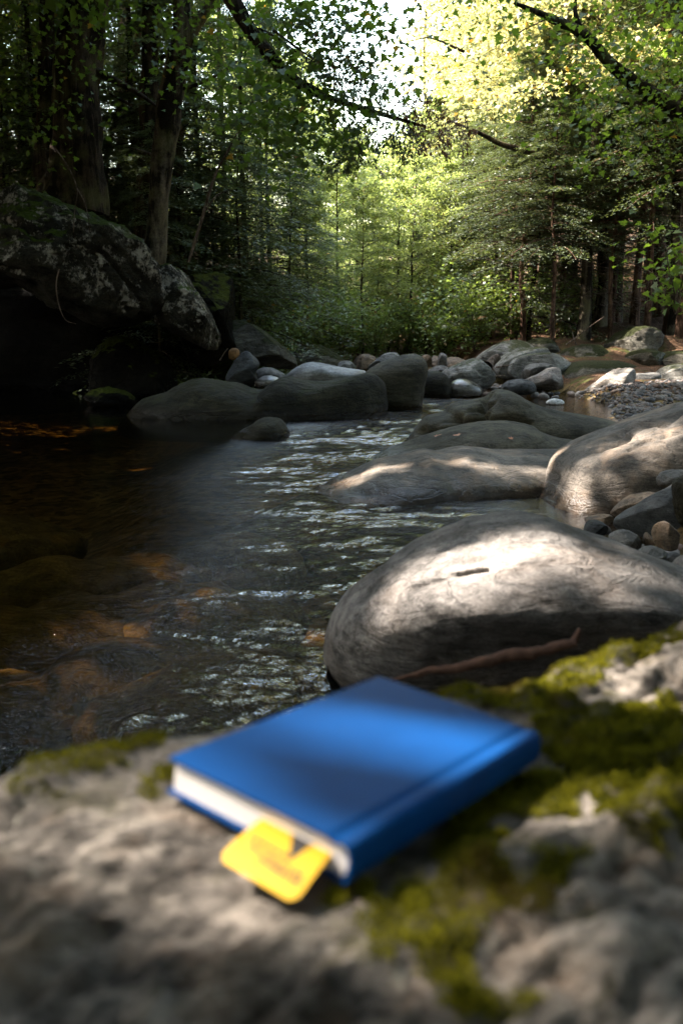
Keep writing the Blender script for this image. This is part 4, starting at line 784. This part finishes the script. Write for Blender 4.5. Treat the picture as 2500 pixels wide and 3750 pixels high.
own_tree('birch_tree', 'inclined slim trunk in the pale green upstream wood, the longer of two', [(pl(30, (1570, 960), (1530, 860), (1470, 740), (1400, 640), (1330, 560), (1240, 470)), [.07, .06, .055, .045, .035, .02])], 'barkgrey')
own_tree('birch_tree', 'inclined slim trunk in the pale green upstream wood, the shorter of two', [(pl(31, (1590, 950), (1540, 820), (1490, 720), (1430, 640), (1400, 560)), [.06, .05, .045, .035, .02])], 'barkgrey')
own_tree('maple_tree', 'dark bough crossing the sunlit crowns right of the sky gap', [(pl(19, (2050, 640), (1960, 565), (1840, 530), (1740, 480), (1640, 440)), [.07, .06, .05, .035, .01]), (pl(19, (1500, 150), (1580, 140), (1700, 190)), [.006, .015, .03])], 'bark')

# 6. trees of the left bank that stand beside the stream out of view and shade it
lab = 'tall spreading maple shading the stream from the left bank'
for i, (x, y, H, h0, R) in enumerate([(-5.6, 2.2, 14, 4.6, 3.7), (-6.6, 6.3, 15, 4.8, 3.8), (-6.0, 10.2, 15, 5.6, 3.8), (-5.4, 12.6, 16, 7.0, 4.0), (-9.6, .5, 16, 5, 4.0), (-10.4, 4.6, 17, 5, 4.0), (-9.8, 8.8, 17, 5, 4.0), (-4.6, -4.2, 14, 4.5, 3.8), (-9.4, 13, 17, 5.5, 4.0), (-13.5, 2.5, 18, 6, 4.0), (-13.5, 7.5, 18, 6, 4.0), (-9.0, 12.2, 12, 2.6, 3.6), (-12.5, 13.5, 15, 3, 4.0), (-9.4, 16.5, 13, 3, 3.6), (-10.4, 9.4, 12, 2.6, 3.6), (-6.3, 14.4, 17, 6.2, 3.9), (-9.6, -6.3, 16, 5, 3.8), (-7.4, -2.0, 12, 4.6, 3.2)]):
    z = gz(x, y)
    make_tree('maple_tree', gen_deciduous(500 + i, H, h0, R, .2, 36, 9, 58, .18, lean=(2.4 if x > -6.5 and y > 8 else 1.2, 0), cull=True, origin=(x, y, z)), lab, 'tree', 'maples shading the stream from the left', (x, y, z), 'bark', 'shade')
pro = [make_tree('maple_tree', gen_deciduous(600, 13, 4.2, 3.6, .18, 30, 8, 40, .17), '', 'tree', '', (0, 0, 0), 'bark', 'shade')]
spread(pro, [(4.5, -3.5, 1), (7.5, 1, 1), (8, 5.5, 1.1), (8.2, 9.5, 1.0), (-2, -7, 1), (2, -8, 1.1), (7, -8, 1.1), (-7, -9, 1.1), (11, -3, 1.2), (12, 6, 1.2), (11, 13, 1.2), (9, 15, 1.0), (-12, -8, 1.2), (3.4, -3.2, 1.0), (-1.5, -7.5, 1.0), (5.6, 2.2, .95), (5.8, 5.5, .9), (-4.8, -10, 1.1)], 'tall leafy maple of the wood around and behind the viewer', 'maples of the wood behind the viewer')

lab = 'unseen tall maple added to block sky light over the stream'  # crowns out of view, added to cut the sky light from overhead
for i, (x, y, H, h0, R, lx) in enumerate([(3.3, .3, 14, 6.8, 4.3, -1.6), (4.4, 3.4, 14, 7.0, 4.0, -1.8), (2.4, -3.4, 13, 6.5, 4.3, -.8), (6.2, 8.2, 14, 7.6, 3.6, -.6), (-1.8, -4.8, 13, 7.5, 3.6, .6)]):
    z = gz(x, y)
    make_tree('maple_tree', gen_deciduous(560 + i, H, h0, R, .18, 36, 9, 66, .18, lean=(lx, 0), cull=True, origin=(x, y, z)), lab, 'tree', 'unseen maples added to block overhead sky light', (x, y, z), 'bark', 'shade')
pro = [make_tree('maple_tree', gen_deciduous(610, 7, .5, 2.8, .1, 30, 8, 44, .17), '', 'tree', '', (0, 0, 0), 'bark', 'shade')]  # unseen low crowns added behind the viewer to darken the book spine
spread(pro, [(4.6, -2.2, 1), (2.2, -5.2, 1), (-.8, -5.6, 1), (6, 1.4, .9), (-4, -6, 1)], 'unseen leafy young maple added behind the viewer to block light', 'unseen young maples added to dim the foreground')

# ------------------------------------------------------------------ near rock shelf with moss
BK_W, BK_L, BK_T = .150, .234, .0258
fcam = lambda px, py: ray(px, py)
# book frame from its four cover corners
r1 = unit(np.array([0.7798, -0.6198, -0.0629])); r2 = np.array([0.6128, 0.7875, -0.0566]); r2 = unit(r2 - r1 * (r1 @ r2)); n3 = unit(np.cross(r1, r2))
base0 = np.array([-0.1153, 0.5837, CAM_H - 0.3013])
def plane_z(x, y): return base0[2] - (n3[0] * (x - base0[0]) + n3[1] * (y - base0[1])) / n3[2]
def onplane(px, py, off=0.0):
    d = ray(px, py); o_ = np.array([0, 0, CAM_H]); t = ((base0 + n3 * off - o_) @ n3) / (d @ n3); return o_ + d * t
edge = np.array([onplane(x, y)[:2] for x, y in [(-900, 3150), (-300, 2900), (0, 2800), (150, 2752), (300, 2718), (600, 2655), (850, 2600), (1000, 2575), (1379, 2545), (1550, 2520), (1750, 2480), (1950, 2440), (2150, 2395), (2300, 2350), (2500, 2300), (3000, 2200)]])
edge = edge[np.argsort(edge[:, 0])]
u = np.linspace(-.75, .95, 420); sv = np.concatenate([np.linspace(-1.15, -.12, 330), np.linspace(-.12, .7, 150)[1:]])
ye = np.interp(u, edge[:, 0], edge[:, 1]); ye = np.convolve(np.pad(ye, 6, 'edge'), np.ones(13) / 13, 'valid')
Rb = .05
U, SV = np.meshgrid(u, sv); YE = np.broadcast_to(ye, U.shape)
ang = np.clip((SV + .04) / Rb, 0, 1.35)
yy = YE + np.where(SV < -.04, SV, -.04 + Rb * np.sin(ang) + np.clip(SV + .04 - Rb * 1.35, 0, None) * math.cos(1.35)); drop = np.where(SV < -.04, 0, Rb * (1 - np.cos(ang)) + np.clip(SV + .04 - Rb * 1.35, 0, None) * math.sin(1.35))
q = np.stack([U.ravel(), yy.ravel(), drop.ravel()], 1)
dist_book = np.maximum(np.abs((q[:, :2] - (base0 + r1 * BK_W / 2 + r2 * BK_L / 2)[:2]) @ unit(r1[:2])) - BK_W / 2, np.abs((q[:, :2] - (base0 + r1 * BK_W / 2 + r2 * BK_L / 2)[:2]) @ unit(r2[:2])) - BK_L / 2)
free = smooth(.0, .10, dist_book)
rot = np.stack([q[:, 0] * .75 + q[:, 1] * .66, -q[:, 0] * .66 * 2.4 + q[:, 1] * .75 * 2.4, q[:, 2]], 1)
bumps = fbm(rot * 6, 4) * .026 + (np.abs(fbm(rot * 12 + 4, 4)) - .2) * .024 + fbm(rot * 36, 3) * .007
rise = .035 * smooth(.25, .7, q[:, 0]) * smooth(.3, 1.0, q[:, 1]) - .05 * smooth(.55, .2, q[:, 1]) - .03 * smooth(-.15, -.4, q[:, 0])
rg0, rg1 = onplane(1720, 3190)[:2], onplane(2420, 3010)[:2]; dv = rg1 - rg0; tv = np.clip(((q[:, :2] - rg0) @ dv) / (dv @ dv), 0, 1)
bumps = bumps + .022 * np.exp(-(np.linalg.norm(q[:, :2] - rg0 - tv[:, None] * dv + .012 * np.stack([noise3(q * 30), noise3(q * 30 + 5)], 1), axis=1) / .022) ** 2)
Z = plane_z(q[:, 0], q[:, 1]) - drop.ravel() + bumps * (.18 + .82 * free) - .004 * (1 - free) - .004 + rise * free
shelf = empty('rock_shelf', (0, .6, .66), 'near mossy rock shelf the blue book lies on', 'rock')
so = np.array(shelf.location)
b = MB(); nu = len(u); ii = (np.arange(len(sv) - 1)[:, None] * nu + np.arange(nu - 1)[None]).ravel()
Vs = np.stack([q[:, 0], q[:, 1], Z], 1); b.add(Vs - so, np.stack([ii, ii + 1, ii + nu + 1, ii + nu], 1)); b.build('stone_surface', M['fore'], shelf)
# moss cushions: which part of the top carries moss (plan position through the picture outline of each patch)
def in_any(P, polys):
    px, py = project(P); out = np.zeros(len(P), bool)
    for poly in polys:
        poly = np.asarray(poly, float); c = np.zeros(len(P), bool)
        for i in range(len(poly)):
            (x1, y1), (x2, y2) = poly[i - 1], poly[i]
            cond = (y1 > py) != (y2 > py); xi = (x2 - x1) * (py - y1) / (y2 - y1 + 1e-9) + x1; c ^= cond & (px < xi)
        out |= c
    return out
MOSS = [[(1560, 2530), (1750, 2490), (1950, 2445), (2150, 2395), (2330, 2340), (2520, 2285), (2520, 2360), (2300, 2430), (2180, 2500), (2200, 2590), (2520, 2570), (2520, 2950), (2300, 2960), (2050, 2990), (1900, 3060), (1700, 3180), (1500, 3280), (1350, 3330), (1300, 3260), (1650, 3020), (1960, 2790), (1950, 2660)],
        [(1250, 3300), (1650, 3150), (2150, 3170), (2050, 3330), (1800, 3420), (1700, 3600), (1450, 3640), (1350, 3480), (1150, 3360)],
        [(90, 2850), (150, 2775), (300, 2722), (450, 2700), (540, 2720), (420, 2790), (300, 2810), (200, 2900), (110, 2940)], [(480, 2810), (600, 2780), (610, 2860), (520, 2850)],
        [(2330, 3020), (2520, 2980), (2520, 3170), (2360, 3120)]]
warpP = Vs + .06 * np.stack([fbm(Vs * 22, 4), fbm(Vs * 22 + 9, 4), np.zeros(len(Vs))], 1)
mask = in_any(warpP, MOSS) & (drop.ravel() < .07)
r = np.random.default_rng(3); idx = np.where(mask)[0]; mb = MB(); pick = r.choice(idx, 90000)
pick = pick[fbm(Vs[pick] * 24, 4, .65) > -.6]
C = Vs[pick] + r.normal(0, .0016, (len(pick), 3)) + [0, 0, .0005]; up_ = np.array([0, 0, 1.]) + r.normal(0, .55, C.shape)
Lm = (.0028 + .0036 * np.clip(fbm(Vs[pick] * 45, 3) + .3, 0, 1)) * r.uniform(.6, 1.2, len(C))
kites(mb, C - so, up_, r.normal(0, 1, C.shape), Lm, Lm * .38, .2, r=r)
kmo = NT('moss_frond'); a = kmo.n('ShaderNodeAttribute', attribute_name='rnd'); nn = kmo.noise(kmo.geo.outputs['Position'], 22, 4, .6)
cm0 = kmo.noise(kmo.geo.outputs['Position'], 9, 4, .6); cm = kmo.mix(kmo.ramp(kmo.math('ADD', kmo.math('MULTIPLY', a.outputs['Fac'], .5), kmo.math('MULTIPLY', nn, .6)), [(.38, 0.), (.72, 1.)]), (0.040, 0.043, 0.007), (0.20, 0.185, 0.012))
cm = kmo.mix(kmo.ramp(cm0, [(.54, 0.), (.64, .75)]), cm, (.07, .045, .014))
d1 = kmo.n('ShaderNodeBsdfDiffuse'); kmo.l(cm, d1.inputs[0]); d2 = kmo.n('ShaderNodeBsdfTranslucent'); kmo.l(cm, d2.inputs[0]); ms = kmo.n('ShaderNodeMixShader'); ms.inputs[0].default_value = .35
kmo.l(d1.outputs[0], ms.inputs[1]); kmo.l(d2.outputs[0], ms.inputs[2]); kmo.l(ms.outputs[0], kmo.out.inputs[0])
mb.build('moss', kmo.m, shelf, smooth_=False, kind='stuff')

# fallen stick in the gap behind the shelf
sp0 = at(1440, 2492, 1.34)
b = MB(); limb(b, [at(*p_, 1.34) - sp0 for p_ in [(1440, 2492), (1560, 2462), (1700, 2440), (1850, 2405), (1980, 2385), (2110, 2350)]], [.003, .005, .0075, .0095, .0085, .006], 9, 12); V_ = b.V[0]; b.V[0] = V_ + .0016 * np.stack([fbm(V_ * 55, 3), fbm(V_ * 55 + 7, 3), fbm(V_ * 55 + 3, 3)], 1) * 2
st = b.build('fallen_stick', plain_mat('rotten_stick_bark', (.13, .075, .055), .95, .65, 45, .05, .9)); st.location = sp0; tag(st, 'reddish brown stick lying in the gap between the shelf and pale boulder', 'stick')
b = MB(); p0 = at(2100, 2350, 1.38); limb(b, [p0 - p0, at(2120, 2325, 1.38) - p0 + [0, 0, .01]], [.006, .003], 6); o = b.build('stub', st.data.materials[0], st); o.location = np.array(p0) - np.array(st.location)

# ------------------------------------------------------------------ the book
k = NT('blue_cloth_cover'); nn = k.noise(k.geo.outputs['Position'], 900, 3, .6); n2 = k.noise(k.geo.outputs['Position'], 14, 3, .5)
k.principled(k.mul((0.003, 0.042, 0.155), k.ramp(n2, [(.3, .85), (.7, 1.08)])), .50, k.bump(nn, .15, .0006), .05); M['cover'] = k.m
k = NT('cream_page_edges'); wv_ = k.n('ShaderNodeTexWave', bands_direction='Z'); k.l(k.n('ShaderNodeTexCoord').outputs['Object'], wv_.inputs[0]); wv_.inputs['Scale'].default_value = 900; wv_.inputs['Distortion'].default_value = 1.0
k.principled(k.mul((.62, .57, .54), k.ramp(wv_.outputs[1], [(0, .86), (1, 1.)])), .8, k.bump(wv_.outputs[1], .2, .0003), .2); M['pages'] = k.m
M['yellow'] = plain_mat('yellow_card', (.46, .26, .008), .55, .04, 30, .3)
M['ink'] = plain_mat('black_print', (.015, .013, .012), .6, .05)
book = empty('book', base0, 'blue hardcover book lying on the mossy near rock with yellow bookmark', 'book')
from mathutils import Matrix
book.matrix_world = Matrix(((r1[0], r2[0], n3[0], base0[0]), (r1[1], r2[1], n3[1], base0[1]), (r1[2], r2[2], n3[2], base0[2]), (0, 0, 0, 1)))
def extrude(name, prof, y0, y1, mat, parent, bev=.0008):
    bm = bmesh.new(); n = len(prof); v0 = [bm.verts.new((x, y0, z)) for x, z in prof]; v1 = [bm.verts.new((x, y1, z)) for x, z in prof]
    bm.faces.new(v0); bm.faces.new(v1[::-1])
    for i in range(n): bm.faces.new((v0[i], v1[i], v1[(i + 1) % n], v0[(i + 1) % n]))
    bmesh.ops.recalc_face_normals(bm, faces=bm.faces)
    if bev: bmesh.ops.bevel(bm, geom=[e_ for e_ in bm.edges if len(e_.link_faces) == 2 and e_.calc_face_angle() > .6], offset=bev, segments=2, affect='EDGES')
    m = bpy.data.meshes.new(name); bm.to_mesh(m); bm.free(); m.materials.append(mat); o = link(name, m, parent)
    for p in m.polygons: p.use_smooth = False
    return o
W_, L_, T_ = BK_W, BK_L, BK_T; bt = .0026
def board(zo, sgn):
    # cover board with the hinge groove near the spine; sgn +1 top board (groove from above)
    xs = np.array([0, W_ - .0175, W_ - .0150, W_ - .0120, W_ - .0090, W_ - .0060, W_ - .003]); dz = np.array([0, 0, -.0008, -.0018, -.0010, -.0001, -.0002])
    top = [(x, zo + (bt if sgn > 0 else 0) + sgn * d) for x, d in zip(xs, dz)]; bot = [(x, zo + (0 if sgn > 0 else bt) + sgn * min(0, d)) for x, d in zip(xs, dz)]
    return top + bot[::-1]
extrude('front_cover', board(T_ - bt, 1), 0, L_, M['cover'], book)
extrude('back_cover', board(0, -1), 0, L_, M['cover'], book)
th = np.linspace(-1, 1, 15); outer = [(W_ - .003 + .0055 * (1 - t_ ** 2) ** .5 if abs(t_) < 1 else W_ - .003, T_ / 2 + t_ * T_ / 2) for t_ in th]; inner = [(x - .0018, T_ / 2 + (z - T_ / 2) * .87) for x, z in outer]
o = extrude('spine', outer + inner[::-1], 0, L_, M['cover'], book, 0)
for p in o.data.polygons: p.use_smooth = len(p.vertices) == 4
zb0, zb1 = bt + .0001, T_ - bt - .0001
pr = [(.0035, zb0), (.0035, zb1)] + [(W_ - .006 + .004 * (1 - ((z - T_ / 2) / (T_ / 2 - bt)) ** 2) ** .5, z) for z in np.linspace(zb1, zb0, 11)]
extrude('page_block', pr, .0035, L_ - .0035, M['pages'], book, 0)
# headband at the near end of the spine
# bookmark card: slips out of the pages at the near short end and droops to the rock
Mi = np.array(book.matrix_world.inverted())
def tobook(p): return (Mi @ np.append(p, 1))[:3]
def onbook(px, py, off):  # hits plane parallel to covers at height off
    return tobook(onplane(px, py, off))
c_l, c_r = onbook(800, 3132, .0065), onbook(1078, 3298, .0065)
wdir = unit((c_r - c_l) * [1, 1, 0]); cw = np.linalg.norm((c_r - c_l)[:2])
mid = (c_l + c_r) / 2; xin = mid[0] + .001
i_l, i_r = np.array([onbook(958, 2990, .013)[0], .03, .0135]), np.array([onbook(1214, 3102, .013)[0], .03, .0135])
mk = empty('bookmark', np.array(book.matrix_world @ Vector((0, 0, 0))), 'yellow card bookmark with black print sticking out of the blue book', 'bookmark')
mk.matrix_world = book.matrix_world.copy()
nu_, nv_ = 14, 16
def card(uu, vv):   # uu 0..1 across, vv 0 (in pages) .. 1 outer end
    a_ = i_l + (i_r - i_l) * uu; b_ = c_l + (c_r - c_l) * uu
    p = a_ + (b_ - a_) * vv; yv = p[1]
    s_ = np.clip((.0035 - yv) / (.0035 - b_[1]), 0, 1); p[2] = .0135 - (.0135 - .0045) * s_ ** 1.4; return p
bm = bmesh.new(); vs = {}
for i in range(nu_ + 1):
    for j in range(nv_ + 1):
        uu = i / nu_; vv = j / nv_
        rc = .10   # rounded outer corners
        if vv > 1 - rc:
            w_ = (vv - (1 - rc)) / rc; inset = (1 - math.sqrt(max(0, 1 - w_ * w_))) * .07; uu = inset + uu * (1 - 2 * inset)
        vs[i, j] = bm.verts.new(card(uu, vv))
for i in range(nu_):
    for j in range(nv_): bm.faces.new((vs[i, j], vs[i + 1, j], vs[i + 1, j + 1], vs[i, j + 1]))
bmesh.ops.recalc_face_normals(bm, faces=bm.faces)
m = bpy.data.meshes.new('card'); bm.to_mesh(m); bm.free(); m.materials.append(M['yellow']); co_ = link('card', m, mk)
sm = co_.modifiers.new('thickness', 'SOLIDIFY'); sm.thickness = .0004; sm.offset = 0
def print_patch(name, quads):
    bm = bmesh.new()
    for qd in quads: bm.faces.new([bm.verts.new(card(*uv) + np.array([0, 0, .0006])) for uv in qd])
    m = bpy.data.meshes.new(name); bm.to_mesh(m); bm.free(); m.materials.append(M['ink']); return link(name, m, mk)
print_patch('printed_triangle', [[(.45, .40), (.75, .40), (.67, .70)]])
r = np.random.default_rng(5); qs = []
for row, (v0, v1, u0, u1) in enumerate([(.64, .69, .10, .60), (.73, .78, .16, .92), (.80, .865, .34, .92)]):
    x = u0
    while x < u1:
        w_ = r.uniform(.018, .05); qs.append([(x, v0), (x + w_, v0), (x + w_, v1), (x, v1)]); x += w_ + r.uniform(.012, .03)
print_patch('printed_lines', qs)

# ------------------------------------------------------------------ small things
def leaf_thing(px, py, Y, s_, col, label, dz=0.0, rz=0.0):
    b = MB(); V = np.concatenate([MAPLE - [0, .45], np.zeros((14, 1))], 1) * s_; V[:, 2] = np.abs(V[:, 0]) * .35 + V[:, 1] ** 2 / s_ * .3; b.add(V, np.arange(14)[None])
    o = b.build('fallen_leaf', col, smooth_=False); o.location = np.array(at(px, py, Y)) + [0, 0, dz]; o.rotation_euler = (.15, .1, rz); return tag(o, label, 'leaf')
M['oleaf'] = plain_mat('orange_dead_leaf', (.34, .11, .03), .6, .3, 80); M['yleaf'] = plain_mat('yellow_dead_leaf', (.55, .30, .05), .6, .3, 80)
def rest(name_px, py, s_, mat, label, rz):
    bpy.context.view_layer.update(); dg = bpy.context.evaluated_depsgraph_get(); d = ray(name_px, py); hit = S.ray_cast(dg, Vector((0, 0, CAM_H)) + Vector(unit(d)) * 1.0, Vector(unit(d)))
    if hit[0]:
        b = MB(); V = np.concatenate([MAPLE - [0, .45], np.zeros((14, 1))], 1) * s_; V[:, 2] = np.abs(V[:, 0]) * .35 + V[:, 1] ** 2 / s_ * .3; b.add(V, np.arange(14)[None])
        o = b.build('fallen_leaf', mat, smooth_=False); o.location = hit[1] + hit[2] * .012; qn = hit[2].to_track_quat('Z', 'Y'); o.rotation_euler = (qn @ __import__('mathutils').Quaternion((0, 0, 1), rz)).to_euler(); tag(o, label, 'leaf')
rest(1605, 1603, .07, M['oleaf'], 'orange fallen leaf on the low slab, left of a paler one', .4)
rest(1672, 1602, .07, M['oleaf'], 'brownish orange fallen leaf in the middle of the low slab', 1.9)
rest(1868, 1612, .04, M['oleaf'], 'tiny rusty leaf on the right part of the low slab', 1.0)
rest(2232, 1537, .09, M['yleaf'], 'yellow fallen leaf behind the back of the cracked boulder', 2.2)
# driftwood and twigs in the right pile
b = MB(); p0 = at(1785, 1340, 15.4); limb(b, [p0 - p0, at(1800, 1325, 15.5) - p0, at(1822, 1308, 15.6) - p0], [.085, .075, .06], 10)
o = b.build('driftwood_log', M['twig']); o.location = p0; tag(o, 'short pale driftwood log stuck between mossy rocks', 'log')
for pts, lb in [([(1815, 1345), (1860, 1338), (1880, 1330)], 'thin bare twig beside the short driftwood log'), ([(1812, 1378), (1845, 1376), (1850, 1385)], 'thin pale twig under the driftwood log'),
                ([(2070, 1262), (2110, 1235), (2160, 1195), (2210, 1160)], 'long dead stick leaning on the shaded slope of the right grove'), ([(2120, 1285), (2100, 1240), (2085, 1190)], 'crooked dead stick rising from the shaded right rocks')]:
    Y = 15 if pts[0][1] > 1300 else 17; p0 = at(*pts[0], Y); b = MB(); limb(b, [at(*p, Y) - p0 for p in pts], [.014, .010, .006], 6); o = b.build('twig', M['twig']); o.location = p0; tag(o, lb, 'twig')
for pts, lb in [([(205, 545), (250, 610), (283, 690), (275, 770), (270, 850)], 'long thin root hanging down the cliff face beside the thick trunk'), ([(283, 690), (310, 740), (325, 800), (330, 850)], 'short root hanging over the mossy cliff edge'),
                ([(218, 985), (207, 1040), (215, 1110), (240, 1170), (280, 1186)], 'thin curved root dangling below the cliff overhang'), ([(805, 1320), (820, 1295), (834, 1276)], 'bare twig leaning by the small orange stone')]:
    Y = 11.95 if pts[0][0] < 600 else 13.9; p0 = at(*pts[0], Y); b = MB(); limb(b, [at(*p, Y) - p0 for p in pts], [.009, .007, .005], 5); o = b.build('hanging_root', M['twig']); o.location = p0; tag(o, lb, 'root')
print('TRIS', sum(len(m.loops) - 2 * len(m.polygons) for m in bpy.data.meshes))
